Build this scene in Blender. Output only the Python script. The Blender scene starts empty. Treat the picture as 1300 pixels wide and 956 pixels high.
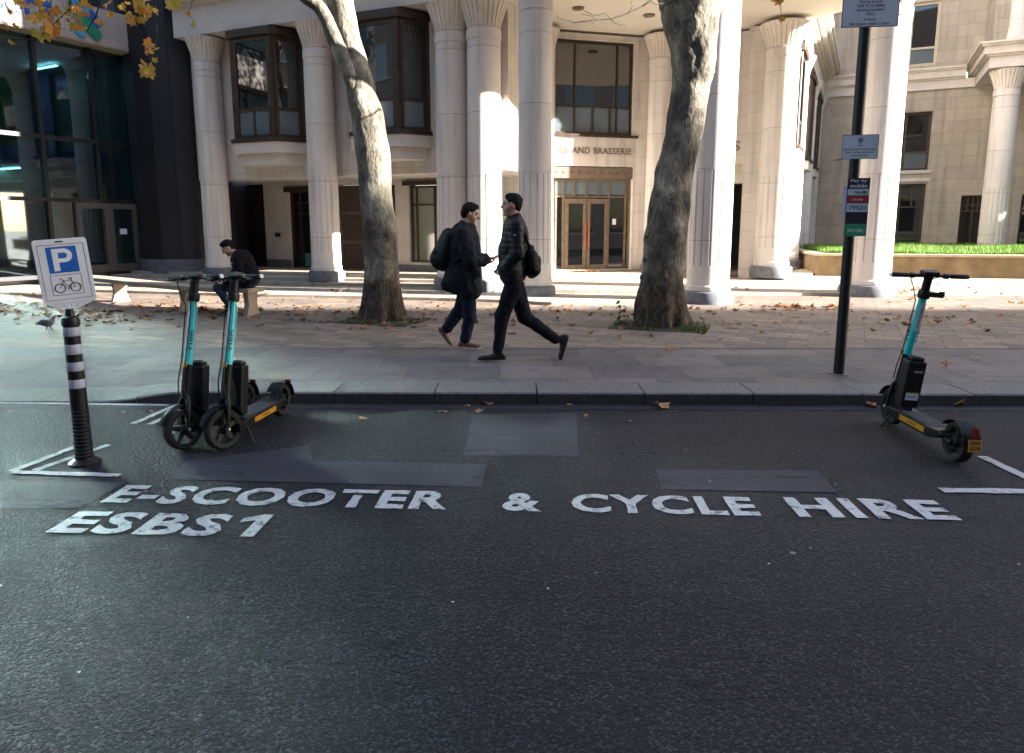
import bpy, bmesh, math, random
import numpy as np
from mathutils import Vector, Matrix, noise
random.seed(7)
R = math.radians
SC = bpy.context.scene
COL = SC.collection

# ------------------------------------------------------------------ camera, sky, sun, exposure
PITCH = R(9.25); FPX = 890.0; CX, CY = 650.0, 433.0; EYE = 1.6
cam = bpy.data.cameras.new('camera'); camo = bpy.data.objects.new('camera', cam); COL.objects.link(camo)
cam.sensor_width = 36.0; cam.lens = FPX/1300*36; cam.shift_y = -45.0/1300
cam.clip_end = 2000; cam.clip_start = 0.05
camo.location = (0, 0, EYE); camo.rotation_euler = (R(90)-PITCH, 0, 0)
SC.camera = camo
SUN_AZ, SUN_EL = R(104), R(17.5)          # azimuth from +Y (the view) clockwise
w = bpy.data.worlds.new("World"); SC.world = w; w.use_nodes = True
nt = w.node_tree
sky = nt.nodes.new('ShaderNodeTexSky'); sky.sky_type = 'NISHITA'; sky.sun_disc = False
sky.sun_elevation = SUN_EL; sky.sun_rotation = SUN_AZ
bg = nt.nodes['Background']; bg.inputs['Strength'].default_value = 0.07
nt.links.new(sky.outputs[0], bg.inputs['Color'])
sl = bpy.data.lights.new('sun', 'SUN'); sl.energy = 5.0; sl.angle = R(0.5); sl.color = (1.0, 0.95, 0.87)
so = bpy.data.objects.new('sun', sl); COL.objects.link(so)
sdir = Vector((math.sin(SUN_AZ)*math.cos(SUN_EL), math.cos(SUN_AZ)*math.cos(SUN_EL), math.sin(SUN_EL)))
so.rotation_euler = sdir.to_track_quat('Z', 'Y').to_euler()
SC.view_settings.view_transform = 'Standard'; SC.view_settings.look = 'None'
SC.view_settings.exposure = 3.12; SC.view_settings.gamma = 1.0; SC.view_settings.use_curve_mapping = False
SC.render.engine = 'CYCLES'
SC.cycles.use_denoising = True
SC.cycles.max_bounces = 8; SC.cycles.diffuse_bounces = 4; SC.cycles.glossy_bounces = 4
SC.cycles.sample_clamp_indirect = 40.0
SC.cycles.caustics_reflective = True
SC.cycles.blur_glossy = 0.0

# ------------------------------------------------------------------ pixel helpers: a photo pixel to a real place
cP, sP = math.cos(PITCH), math.sin(PITCH)
def G(u, v, z=0.0):
    """ground point at height z seen at photo pixel (u,v)"""
    d = (v-CY)/FPX; t = (EYE-z)/(sP+d*cP)
    return Vector(((u-CX)/FPX*t, t*(cP-sP*d), z))
def P(u, v, Y):
    """point at distance Y seen at photo pixel (u,v)"""
    d = (v-CY)/FPX; t = Y/(cP-sP*d)
    return Vector(((u-CX)/FPX*t, Y, EYE-t*(sP+d*cP)))

# ------------------------------------------------------------------ materials
MATS = {}
def lin(c):
    return tuple(c) if len(c) == 4 else (c[0], c[1], c[2], 1)
def mat(name, col, rough=0.7, var=0.12, scale=6.0, bump=0.0, bscale=40.0, metal=0.0, spec=0.5, coat=0.0, coord='Object', col2=None, stain=0.0):
    if name in MATS: return MATS[name]
    m = bpy.data.materials.new(name); m.use_nodes = True; n = m.node_tree; L = n.links
    b = n.nodes['Principled BSDF']
    b.inputs['Roughness'].default_value = rough; b.inputs['Metallic'].default_value = metal
    b.inputs['Specular IOR Level'].default_value = spec; b.inputs['Coat Weight'].default_value = coat
    tc = n.nodes.new('ShaderNodeTexCoord')
    nz = n.nodes.new('ShaderNodeTexNoise'); nz.inputs['Scale'].default_value = scale; nz.inputs['Detail'].default_value = 6
    L.new(tc.outputs[coord], nz.inputs['Vector'])
    mx = n.nodes.new('ShaderNodeMix'); mx.data_type = 'RGBA'
    c = lin(col); c2 = lin(col2) if col2 else tuple(x*(1-var*2) for x in c[:3])+(1,)
    mx.inputs[6].default_value = c2
    mx.inputs[7].default_value = c if col2 else tuple(min(1, x*(1+var*.8)) for x in c[:3])+(1,)
    mr = n.nodes.new('ShaderNodeMapRange'); mr.inputs[1].default_value = .3; mr.inputs[2].default_value = .7
    L.new(nz.outputs['Fac'], mr.inputs[0]); L.new(mr.outputs[0], mx.inputs[0])
    out = mx.outputs[2]
    if stain:
        n2 = n.nodes.new('ShaderNodeTexNoise'); n2.inputs['Scale'].default_value = 1.1; n2.inputs['Detail'].default_value = 8
        mp = n.nodes.new('ShaderNodeMapping'); mp.inputs['Scale'].default_value = (2.2, 2.2, .35)
        L.new(tc.outputs['Object'], mp.inputs[0]); L.new(mp.outputs[0], n2.inputs['Vector'])
        m2 = n.nodes.new('ShaderNodeMapRange'); m2.inputs[1].default_value = .45; m2.inputs[2].default_value = .75; m2.inputs[4].default_value = stain
        m3 = n.nodes.new('ShaderNodeMix'); m3.data_type = 'RGBA'; m3.inputs[7].default_value = (c[0]*.5, c[1]*.46, c[2]*.4, 1)
        L.new(n2.outputs['Fac'], m2.inputs[0]); L.new(m2.outputs[0], m3.inputs[0]); L.new(out, m3.inputs[6]); out = m3.outputs[2]
    L.new(out, b.inputs['Base Color'])
    if bump:
        n3 = n.nodes.new('ShaderNodeTexNoise'); n3.inputs['Scale'].default_value = bscale; n3.inputs['Detail'].default_value = 5
        L.new(tc.outputs['Object'], n3.inputs['Vector'])
        bp = n.nodes.new('ShaderNodeBump'); bp.inputs['Strength'].default_value = bump; bp.inputs['Distance'].default_value = .02
        L.new(n3.outputs['Fac'], bp.inputs['Height']); L.new(bp.outputs[0], b.inputs['Normal'])
    MATS[name] = m
    return m
def blockmat(name, c1, c2, mortar, bw, bh, ms=0.006, rot=0.0, rough=0.8, bump=.3, offset=.5, var=.15, mbump=1.0, speck=0.0):
    """stone laid in courses: brick texture on the metre-sized UVs + noise"""
    if name in MATS: return MATS[name]
    m = bpy.data.materials.new(name); m.use_nodes = True; n = m.node_tree; L = n.links
    b = n.nodes['Principled BSDF']; b.inputs['Roughness'].default_value = rough; b.inputs['Specular IOR Level'].default_value = .35
    tc = n.nodes.new('ShaderNodeTexCoord'); mp = n.nodes.new('ShaderNodeMapping'); mp.inputs['Rotation'].default_value = (0, 0, rot)
    L.new(tc.outputs['UV'], mp.inputs[0])
    br = n.nodes.new('ShaderNodeTexBrick'); br.inputs['Scale'].default_value = 1; br.offset = offset
    br.inputs['Brick Width'].default_value = bw; br.inputs['Row Height'].default_value = bh
    br.inputs['Mortar Size'].default_value = ms; br.inputs['Mortar Smooth'].default_value = .2; br.inputs['Bias'].default_value = 0
    br.inputs['Color1'].default_value = lin(c1); br.inputs['Color2'].default_value = lin(c2); br.inputs['Mortar'].default_value = lin(mortar)
    # slightly crooked joints
    nw = n.nodes.new('ShaderNodeTexNoise'); nw.inputs['Scale'].default_value = 1.6; nw.inputs['Detail'].default_value = 3
    L.new(mp.outputs[0], nw.inputs['Vector'])
    va = n.nodes.new('ShaderNodeVectorMath'); va.operation = 'MULTIPLY_ADD'
    va.inputs[1].default_value = (.012, .012, 0); L.new(nw.outputs['Color'], va.inputs[0]); L.new(mp.outputs[0], va.inputs[2])
    L.new(va.outputs[0], br.inputs['Vector'])
    nz = n.nodes.new('ShaderNodeTexNoise'); nz.inputs['Scale'].default_value = 1.3; nz.inputs['Detail'].default_value = 9; nz.inputs['Roughness'].default_value = .65
    L.new(tc.outputs['Object'], nz.inputs['Vector'])
    mr = n.nodes.new('ShaderNodeMapRange'); mr.inputs[1].default_value = .3; mr.inputs[2].default_value = .7
    mr.inputs[3].default_value = 1-var; mr.inputs[4].default_value = 1+var*.6
    L.new(nz.outputs['Fac'], mr.inputs[0])
    mu = n.nodes.new('ShaderNodeVectorMath'); mu.operation = 'SCALE'
    L.new(br.outputs['Color'], mu.inputs[0]); L.new(mr.outputs[0], mu.inputs['Scale'])
    out = mu.outputs[0]
    ns_ = n.nodes.new('ShaderNodeTexNoise'); ns_.inputs['Scale'].default_value = 3.0; ns_.inputs['Detail'].default_value = 7
    mps = n.nodes.new('ShaderNodeMapping'); mps.inputs['Scale'].default_value = (1.6, 1.6, .12 if not speck and bump < .2 else 1); L.new(tc.outputs['Object'], mps.inputs[0]); L.new(mps.outputs[0], ns_.inputs['Vector'])
    mrs = n.nodes.new('ShaderNodeMapRange'); mrs.inputs[1].default_value = .50; mrs.inputs[2].default_value = .72; mrs.inputs[3].default_value = 1.03; mrs.inputs[4].default_value = .74
    L.new(ns_.outputs['Fac'], mrs.inputs[0]); mus = n.nodes.new('ShaderNodeVectorMath'); mus.operation = 'SCALE'; L.new(out, mus.inputs[0]); L.new(mrs.outputs[0], mus.inputs['Scale']); out = mus.outputs[0]
    if speck:
        vs = n.nodes.new('ShaderNodeTexVoronoi'); vs.inputs['Scale'].default_value = 2.3
        L.new(tc.outputs['Object'], vs.inputs['Vector'])
        m2 = n.nodes.new('ShaderNodeMath'); m2.operation = 'LESS_THAN'; m2.inputs[1].default_value = speck
        L.new(vs.outputs['Distance'], m2.inputs[0])
        m3 = n.nodes.new('ShaderNodeMix'); m3.data_type = 'RGBA'; m3.inputs[7].default_value = (.42, .42, .42, 1)
        L.new(m2.outputs[0], m3.inputs[0]); L.new(out, m3.inputs[6]); out = m3.outputs[2]
    L.new(out, b.inputs['Base Color'])
    n3 = n.nodes.new('ShaderNodeTexNoise'); n3.inputs['Scale'].default_value = 60; n3.inputs['Detail'].default_value = 4
    L.new(tc.outputs['Object'], n3.inputs['Vector'])
    ad = n.nodes.new('ShaderNodeMath'); ad.operation = 'MULTIPLY_ADD'; ad.inputs[1].default_value = -mbump
    L.new(br.outputs['Fac'], ad.inputs[0]); L.new(n3.outputs['Fac'], ad.inputs[2])
    bp = n.nodes.new('ShaderNodeBump'); bp.inputs['Strength'].default_value = bump; bp.inputs['Distance'].default_value = .01
    L.new(ad.outputs[0], bp.inputs['Height']); L.new(bp.outputs[0], b.inputs['Normal'])
    MATS[name] = m
    return m
def asphalt(name, base, light, vs=95.0, bump=.55, dist=.012, streak=0.0, rough=.75):
    m = bpy.data.materials.new(name); m.use_nodes = True; n = m.node_tree; L = n.links
    b = n.nodes['Principled BSDF']; b.inputs['Roughness'].default_value = rough; b.inputs['Specular IOR Level'].default_value = .2
    tc = n.nodes.new('ShaderNodeTexCoord')
    v = n.nodes.new('ShaderNodeTexVoronoi'); v.inputs['Scale'].default_value = vs; L.new(tc.outputs['Object'], v.inputs['Vector'])
    v2 = n.nodes.new('ShaderNodeTexVoronoi'); v2.inputs['Scale'].default_value = vs*.42; L.new(tc.outputs['Object'], v2.inputs['Vector'])
    sx = n.nodes.new('ShaderNodeSeparateColor'); L.new(v.outputs['Color'], sx.inputs[0])
    mr = n.nodes.new('ShaderNodeMapRange'); mr.inputs[1].default_value = .35; mr.inputs[2].default_value = 1.0; mr.inputs[3].default_value = 0; mr.inputs[4].default_value = 1
    L.new(sx.outputs[0], mr.inputs[0])
    pw = n.nodes.new('ShaderNodeMath'); pw.operation = 'POWER'; pw.inputs[1].default_value = 3.0; L.new(mr.outputs[0], pw.inputs[0])
    mx = n.nodes.new('ShaderNodeMix'); mx.data_type = 'RGBA'; mx.inputs[6].default_value = lin(base); mx.inputs[7].default_value = lin(light)
    L.new(pw.outputs[0], mx.inputs[0])
    nz = n.nodes.new('ShaderNodeTexNoise'); nz.inputs['Scale'].default_value = .9; nz.inputs['Detail'].default_value = 10; nz.inputs['Roughness'].default_value = .7
    mp = n.nodes.new('ShaderNodeMapping'); mp.inputs['Scale'].default_value = (.45, 1.6, 1)
    L.new(tc.outputs['Object'], mp.inputs[0]); L.new(mp.outputs[0], nz.inputs['Vector'])
    m2 = n.nodes.new('ShaderNodeMapRange'); m2.inputs[1].default_value = .3; m2.inputs[2].default_value = .72; m2.inputs[3].default_value = .72; m2.inputs[4].default_value = 1.3
    L.new(nz.outputs['Fac'], m2.inputs[0])
    mu = n.nodes.new('ShaderNodeVectorMath'); mu.operation = 'SCALE'; L.new(mx.outputs[2], mu.inputs[0]); L.new(m2.outputs[0], mu.inputs['Scale'])
    out = mu.outputs[0]
    # long thin crack / joint lines along the street
    wv = n.nodes.new('ShaderNodeTexNoise'); wv.inputs['Scale'].default_value = 1.4; wv.inputs['Detail'].default_value = 6
    mp2 = n.nodes.new('ShaderNodeMapping'); mp2.inputs['Scale'].default_value = (.22, 1.0, 1); L.new(tc.outputs['Object'], mp2.inputs[0]); L.new(mp2.outputs[0], wv.inputs['Vector'])
    ab = n.nodes.new('ShaderNodeMath'); ab.operation = 'SUBTRACT'; ab.inputs[1].default_value = .53; L.new(wv.outputs['Fac'], ab.inputs[0])
    ab2 = n.nodes.new('ShaderNodeMath'); ab2.operation = 'ABSOLUTE'; L.new(ab.outputs[0], ab2.inputs[0])
    cr = n.nodes.new('ShaderNodeMapRange'); cr.inputs[1].default_value = .0; cr.inputs[2].default_value = .005; cr.inputs[3].default_value = .35; cr.inputs[4].default_value = 1
    L.new(ab2.outputs[0], cr.inputs[0])
    mu2 = n.nodes.new('ShaderNodeVectorMath'); mu2.operation = 'SCALE'; L.new(out, mu2.inputs[0]); L.new(cr.outputs[0], mu2.inputs['Scale']); out = mu2.outputs[0]
    # chewing gum spots and pale chips trodden into the surface
    for sc_, th_, cc_ in ((1.9, .034, (.16, .15, .17, 1)), (5.3, .035, (.36, .35, .38, 1))):
        vv = n.nodes.new('ShaderNodeTexVoronoi'); vv.inputs['Scale'].default_value = sc_; L.new(tc.outputs['Object'], vv.inputs['Vector'])
        sx_ = n.nodes.new('ShaderNodeSeparateColor'); L.new(vv.outputs['Color'], sx_.inputs[0])
        a1 = n.nodes.new('ShaderNodeMath'); a1.operation = 'LESS_THAN'; a1.inputs[1].default_value = th_; L.new(vv.outputs['Distance'], a1.inputs[0])
        a2 = n.nodes.new('ShaderNodeMath'); a2.operation = 'GREATER_THAN'; a2.inputs[1].default_value = .55; L.new(sx_.outputs[0], a2.inputs[0])
        a3 = n.nodes.new('ShaderNodeMath'); a3.operation = 'MULTIPLY'; L.new(a1.outputs[0], a3.inputs[0]); L.new(a2.outputs[0], a3.inputs[1])
        mm = n.nodes.new('ShaderNodeMix'); mm.data_type = 'RGBA'; mm.inputs[7].default_value = cc_; L.new(a3.outputs[0], mm.inputs[0]); L.new(out, mm.inputs[6]); out = mm.outputs[2]
    L.new(out, b.inputs['Base Color'])
    ad = n.nodes.new('ShaderNodeMath'); ad.operation = 'ADD'; L.new(v.outputs['Distance'], ad.inputs[0]); L.new(v2.outputs['Distance'], ad.inputs[1])
    bp = n.nodes.new('ShaderNodeBump'); bp.inputs['Strength'].default_value = bump; bp.inputs['Distance'].default_value = dist; bp.invert = True
    L.new(ad.outputs[0], bp.inputs['Height']); L.new(bp.outputs[0], b.inputs['Normal'])
    MATS[name] = m
    return m
def worn_paint():
    m = bpy.data.materials.new('road_paint'); m.use_nodes = True; n = m.node_tree; L = n.links
    b = n.nodes['Principled BSDF']; b.inputs['Roughness'].default_value = .6
    tc = n.nodes.new('ShaderNodeTexCoord')
    nz = n.nodes.new('ShaderNodeTexNoise'); nz.inputs['Scale'].default_value = 14; nz.inputs['Detail'].default_value = 9; nz.inputs['Roughness'].default_value = .75
    L.new(tc.outputs['Object'], nz.inputs['Vector'])
    rp = n.nodes.new('ShaderNodeValToRGB'); rp.color_ramp.elements[0].position = .37; rp.color_ramp.elements[0].color = (.05, .05, .055, 1)
    rp.color_ramp.elements[1].position = .48; rp.color_ramp.elements[1].color = (.40, .39, .41, 1)
    L.new(nz.outputs['Fac'], rp.inputs[0]); L.new(rp.outputs[0], b.inputs['Base Color'])
    v = n.nodes.new('ShaderNodeTexVoronoi'); v.inputs['Scale'].default_value = 90; L.new(tc.outputs['Object'], v.inputs['Vector'])
    bp = n.nodes.new('ShaderNodeBump'); bp.inputs['Strength'].default_value = .4; bp.inputs['Distance'].default_value = .008; bp.invert = True
    L.new(v.outputs['Distance'], bp.inputs['Height']); L.new(bp.outputs[0], b.inputs['Normal'])
    return m
def glassmat(name, tint, rough=.03, refl=.12, dark=None):
    """window glass: see-through tint + real mirror reflection; dark gives an opaque dark room behind"""
    m = bpy.data.materials.new(name); m.use_nodes = True; n = m.node_tree; L = n.links
    n.nodes.remove(n.nodes['Principled BSDF']); o = n.nodes['Material Output']
    if dark is None:
        base = n.nodes.new('ShaderNodeBsdfTransparent'); base.inputs[0].default_value = lin(tint)
    else:
        base = n.nodes.new('ShaderNodeBsdfDiffuse'); base.inputs[0].default_value = lin(dark)
        tc = n.nodes.new('ShaderNodeTexCoord'); nz = n.nodes.new('ShaderNodeTexNoise'); nz.inputs['Scale'].default_value = .9
        L.new(tc.outputs['Object'], nz.inputs['Vector'])
        mx = n.nodes.new('ShaderNodeMix'); mx.data_type = 'RGBA'; mx.inputs[6].default_value = lin(dark); mx.inputs[7].default_value = tuple(x*.35 for x in dark[:3])+(1,)
        L.new(nz.outputs['Fac'], mx.inputs[0]); L.new(mx.outputs[2], base.inputs[0])
    gl = n.nodes.new('ShaderNodeBsdfGlossy'); gl.inputs['Roughness'].default_value = rough; gl.inputs[0].default_value = (1, 1, 1, 1) if refl < .3 else lin(tint)
    lw = n.nodes.new('ShaderNodeLayerWeight'); lw.inputs['Blend'].default_value = .25
    mr = n.nodes.new('ShaderNodeMapRange'); mr.inputs[3].default_value = refl; mr.inputs[4].default_value = 1
    L.new(lw.outputs['Fresnel'], mr.inputs[0])
    ms = n.nodes.new('ShaderNodeMixShader'); L.new(mr.outputs[0], ms.inputs[0]); L.new(base.outputs[0], ms.inputs[1]); L.new(gl.outputs[0], ms.inputs[2])
    L.new(ms.outputs[0], o.inputs[0]); MATS[name] = m
    return m

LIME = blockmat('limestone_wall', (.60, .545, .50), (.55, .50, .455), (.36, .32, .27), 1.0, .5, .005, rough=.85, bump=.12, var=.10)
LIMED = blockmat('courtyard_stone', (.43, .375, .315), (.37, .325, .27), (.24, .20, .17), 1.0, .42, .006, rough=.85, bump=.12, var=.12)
LIMEC = blockmat('limestone_column', (.65, .60, .56), (.62, .57, .53), (.38, .33, .29), 40.0, 1.35, .007, rough=.8, bump=.10, var=.08)
LIMES = mat('limestone_plain', (.62, .565, .52), .85, .07, 1.6, .1, 50)
CAPM = mat('limestone_capital', (.64, .575, .50), .85, .08, 3, .1, 60)
PLINTH = mat('grey_granite', (.14, .145, .165), .6, .18, 9, .05, 90)
CEIL = mat('cream_soffit', (.66, .60, .50), .9, .03, 1.0)
BRONZE = mat('bronze_frame', (.06, .037, .024), .45, .2, 8, metal=.4)
BRONZEL = mat('pale_bronze_frame', (.19, .14, .095), .42, .15, 8, metal=.3)
STONEF = mat('cream_window_frame', (.5, .44, .32), .6, .06, 6)
DARKWOOD = mat('dark_door', (.030, .017, .014), .5, .2, 5)
LOUV = mat('brown_louvre', (.12, .085, .065), .6, .12, 6)
SLATE = mat('slate_cladding', (.0085, .0075, .012), .5, .14, 1.2, .03, 30)
SLATEJ = mat('slate_joint', (.008, .008, .01), .8)
GBFRAME = mat('black_mullion', (.010, .010, .012), .4)
GDOOR = mat('grey_door_frame', (.085, .075, .07), .5, .08)
FASCIA = blockmat('pale_fascia', (.36, .33, .31), (.33, .30, .28), (.2, .18, .17), .95, 1.6, .006, rough=.8, bump=.15)
GLASSD = glassmat('dark_window_glass', (1, 1, 1), .02, .10, (.012, .014, .016))
GLASSF = glassmat('frosted_pane', (1, 1, 1), .08, .06, (.17, .21, .24))
GLASSP = glassmat('pale_green_pane', (1, 1, 1), .05, .10, (.30, .33, .26))
GLASST = glassmat('teal_facade_glass', (.27, .58, .66), .03, .10)
GLASSR = glassmat('teal_mirror_glass', (.62, .92, .95), .12, .66, (.01, .03, .03))
ROAD = asphalt('asphalt', (.0088, .0078, .0118), (.050, .046, .056), 112, .5, .008)
PATCH = asphalt('asphalt_patch', (.030, .028, .040), (.050, .047, .062), 160, .22, .006)
PAINT = worn_paint()
SLAB = blockmat('york_slabs', (.165, .135, .125), (.085, .077, .083), (.06, .055, .055), .95, .62, .006, rot=R(-1), rough=.75, bump=.25, var=.3, offset=.37, speck=.022)
SETT = blockmat('plaza_pavers', (.25, .185, .135), (.15, .122, .108), (.075, .06, .05), .46, .23, .007, rot=R(25.8), rough=.8, bump=.3, var=.25, offset=.5)
TREAD = blockmat('step_stone', (.40, .345, .28), (.33, .29, .24), (.15, .12, .10), 1.1, .55, .006, rot=R(13), rough=.8, bump=.2, var=.18)
KERB = mat('kerb_granite', (.13, .12, .118), .75, .22, 26, .25, 120)
GUTTER = asphalt('gutter_asphalt', (.020, .019, .025), (.06, .06, .065), 150, .3, .006)
BARK = mat('plane_bark', (.30, .28, .23), .9, .0, 4.2, .9, 22, col2=(.085, .078, .07))
TWIG = mat('twig', (.045, .035, .028), .9, .2, 20)
def leafmat(name, a, b2, trans=.35):
    m = bpy.data.materials.new(name); m.use_nodes = True; n = m.node_tree; L = n.links
    b = n.nodes['Principled BSDF']; b.inputs['Roughness'].default_value = .6
    g = n.nodes.new('ShaderNodeNewGeometry'); mx = n.nodes.new('ShaderNodeMix'); mx.data_type = 'RGBA'
    mx.inputs[6].default_value = lin(a); mx.inputs[7].default_value = lin(b2)
    L.new(g.outputs['Random Per Island'], mx.inputs[0]); L.new(mx.outputs[2], b.inputs['Base Color'])
    tr = n.nodes.new('ShaderNodeBsdfTranslucent'); L.new(mx.outputs[2], tr.inputs[0])
    ms = n.nodes.new('ShaderNodeMixShader'); ms.inputs[0].default_value = trans
    L.new(b.outputs[0], ms.inputs[1]); L.new(tr.outputs[0], ms.inputs[2]); L.new(ms.outputs[0], n.nodes['Material Output'].inputs[0])
    MATS[name] = m; return m
LEAFA = leafmat('autumn_leaf', (.48, .17, .03), (.34, .25, .04), .4)
LEAFD = leafmat('dead_leaf', (.15, .06, .025), (.34, .17, .07), .12)
LEAFG = leafmat('green_leaf', (.05, .10, .025), (.10, .14, .03), .3)
GRASSM = leafmat('grass_blade', (.07, .17, .012), (.14, .24, .022), .25)
SOIL = mat('soil', (.06, .048, .035), .95, .3, 14, .5, 60)
BLACK = mat('black_plastic', (.006, .0065, .008), .45, .15, 14, spec=.35)
RUBBER = mat('rubber', (.007, .007, .008), .8, .2, 30)
TEAL = mat('teal_paint', (.02, .50, .52), .35, .05, 9, coat=.3)
YELLOW = mat('yellow_reflector', (.48, .22, .008), .4, .05)
WHITEP = mat('white_plastic', (.66, .67, .72), .4, .03)
BLUEP = mat('blue_sign', (.008, .10, .42), .4, .03)
GREYBAND = mat('reflective_grey', (.36, .37, .45), .4, .06)
STICK = mat('sticker_white', (.62, .64, .72), .5, .03)
REDL = mat('red_lens', (.12, .006, .008), .2, .02)
ALU = mat('aluminium', (.45, .45, .47), .35, .08, metal=.9)
SIGNG = mat('sign_grey_white', (.46, .50, .58), .45, .03)
INK = mat('ink_black', (.012, .012, .02), .5, .02)
GREEN = mat('sign_green', (.02, .24, .13), .4, .05)
RED = mat('sign_red', (.35, .02, .03), .4, .05)
LETTERM = mat('metal_lettering', (.22, .17, .13), .4, .05, metal=.5)
LOGOB = mat('logo_blue', (.01, .09, .36), .4, .05)
LOGOC = mat('logo_cyan', (.03, .26, .52), .4, .05)
LOGOG = mat('logo_green', (.01, .20, .13), .4, .05)

# ------------------------------------------------------------------ mesh helpers
def autouv(bm):
    uv = bm.loops.layers.uv.verify()
    for f in bm.faces:
        nn = f.normal
        if abs(nn.z) > .7:
            for l in f.loops: l[uv].uv = (l.vert.co.x, l.vert.co.y)
        else:
            t = Vector((-nn.y, nn.x, 0)).normalized()
            for l in f.loops: l[uv].uv = (l.vert.co.dot(t), l.vert.co.z)
def obj(name, bm, m, parent=None, smooth=False, kind=None, label=None, bevel=0.0, sharp=35):
    if isinstance(bm, bpy.types.Mesh):
        me = bm
    else:
        bmesh.ops.recalc_face_normals(bm, faces=bm.faces[:])
        if bevel: bmesh.ops.bevel(bm, geom=[e for e in bm.edges if len(e.link_faces) == 2 and e.calc_face_angle(0) > R(40)], offset=bevel, segments=2, affect='EDGES', profile=.6)
        bm.normal_update(); autouv(bm)
        me = bpy.data.meshes.new(name); bm.to_mesh(me); bm.free()
    if smooth:
        me.polygons.foreach_set('use_smooth', [True]*len(me.polygons))
        if smooth != 'all': me.set_sharp_from_angle(angle=R(sharp))
    me.materials.clear(); me.materials.append(m)
    o = bpy.data.objects.new(name, me); COL.objects.link(o)
    if parent: o.parent = parent
    if kind: o['kind'] = kind
    if label: o['label'] = label
    return o
def thing(name, label, cat, loc=(0, 0, 0), rz=0, group=None):
    o = bpy.data.objects.new(name, None); COL.objects.link(o); o.empty_display_size = .2
    o.location = loc; o.rotation_euler = (0, 0, rz); o['label'] = label; o['category'] = cat
    if group: o['group'] = group
    return o
def tag(o, label, cat, group=None):
    o['label'] = label; o['category'] = cat
    if group: o['group'] = group
    return o
def dup(root, loc=None, rz=None, label=None):
    r = root.copy(); COL.objects.link(r)
    if loc is not None: r.location = loc
    if rz is not None: r.rotation_euler = (0, 0, rz)
    if label: r['label'] = label
    for ch in list(root.children):
        c = ch.copy(); COL.objects.link(c); c.parent = r
        for g in ch.children:
            d = g.copy(); COL.objects.link(d); d.parent = c
    return r
def box(bm, x0, x1, y0, y1, z0, z1, M=None):
    v = [Vector((x, y, z)) for x in (x0, x1) for y in (y0, y1) for z in (z0, z1)]
    if M is not None: v = [M @ a for a in v]
    b = [bm.verts.new(a) for a in v]
    for f in ((0, 1, 3, 2), (4, 6, 7, 5), (0, 4, 5, 1), (2, 3, 7, 6), (0, 2, 6, 4), (1, 5, 7, 3)):
        bm.faces.new([b[i] for i in f])
def prism(bm, pts, z0, z1):
    lo = [bm.verts.new((p[0], p[1], z0)) for p in pts]; hi = [bm.verts.new((p[0], p[1], z1)) for p in pts]
    bm.faces.new(lo[::-1]); bm.faces.new(hi)
    n = len(pts)
    for i in range(n): bm.faces.new((lo[i], lo[(i+1) % n], hi[(i+1) % n], hi[i]))
def tube(bm, pts, rads, seg=10, cap=True, M=None):
    pts = [Vector(p) for p in pts]
    if not hasattr(rads, '__len__'): rads = [rads]*len(pts)
    rings = []; up = Vector((0, 0, 1))
    for i, p in enumerate(pts):
        t = (pts[min(i+1, len(pts)-1)]-pts[max(i-1, 0)]).normalized()
        a = t.cross(up if abs(t.z) < .95 else Vector((1, 0, 0))).normalized()
        if rings:
            a = (pa - t*pa.dot(t)).normalized()
        pa = a; b = t.cross(a)
        ring = []
        for k in range(seg):
            an = 2*math.pi*k/seg
            q = p + (a*math.cos(an)+b*math.sin(an))*rads[i]
            ring.append(bm.verts.new(M @ q if M is not None else q))
        rings.append(ring)
    for r0, r1 in zip(rings, rings[1:]):
        for k in range(seg): bm.faces.new((r0[k], r0[(k+1) % seg], r1[(k+1) % seg], r1[k]))
    if cap:
        bm.faces.new(rings[0][::-1]); bm.faces.new(rings[-1])
def lathe(bm, prof, seg=48, c=(0, 0), M=None, rf=None):
    rings = []
    for r, z in prof:
        ring = []
        for k in range(seg):
            an = 2*math.pi*k/seg; rr = rf(r, z, an) if rf else r
            q = Vector((c[0]+rr*math.cos(an), c[1]+rr*math.sin(an), z))
            ring.append(bm.verts.new(M @ q if M is not None else q))
        rings.append(ring)
    for r0, r1 in zip(rings, rings[1:]):
        for k in range(seg): bm.faces.new((r0[k], r0[(k+1) % seg], r1[(k+1) % seg], r1[k]))
    bm.faces.new(rings[0][::-1]); bm.faces.new(rings[-1])
def BM(): return bmesh.new()
def textmesh(body, size=1.0, bold=0.0, ext=0.0, align='LEFT', spacing=1.0):
    c = bpy.data.curves.new('t', 'FONT'); c.body = body; c.size = size; c.offset = bold; c.extrude = ext; c.align_x = align
    c.space_character = spacing; c.resolution_u = 3
    o = bpy.data.objects.new('t', c); COL.objects.link(o)
    dg = bpy.context.evaluated_depsgraph_get(); me = bpy.data.meshes.new_from_object(o.evaluated_get(dg))
    bpy.data.objects.remove(o); bpy.data.curves.remove(c)
    return me
def textbm(body, M, size=1.0, bold=0.0, ext=0.0, align='LEFT', spacing=1.0, fit=None, bm=None):
    """text as bmesh transformed by M; fit=(w,h) rescales its box to that size"""
    me = textmesh(body, size, bold, ext, align, spacing)
    b = bm or BM(); n0 = len(b.verts); b.from_mesh(me); b.verts.ensure_lookup_table(); vs = b.verts[n0:]
    if fit and vs:
        xs = [v.co.x for v in vs]; ys = [v.co.y for v in vs]; x0, x1, y0, y1 = min(xs), max(xs), min(ys), max(ys)
        for v in vs: v.co.x = (v.co.x-x0)/(x1-x0)*fit[0]; v.co.y = (v.co.y-y0)/(y1-y0)*fit[1]
    for v in vs: v.co = M @ v.co
    bpy.data.meshes.remove(me)
    return b
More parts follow.
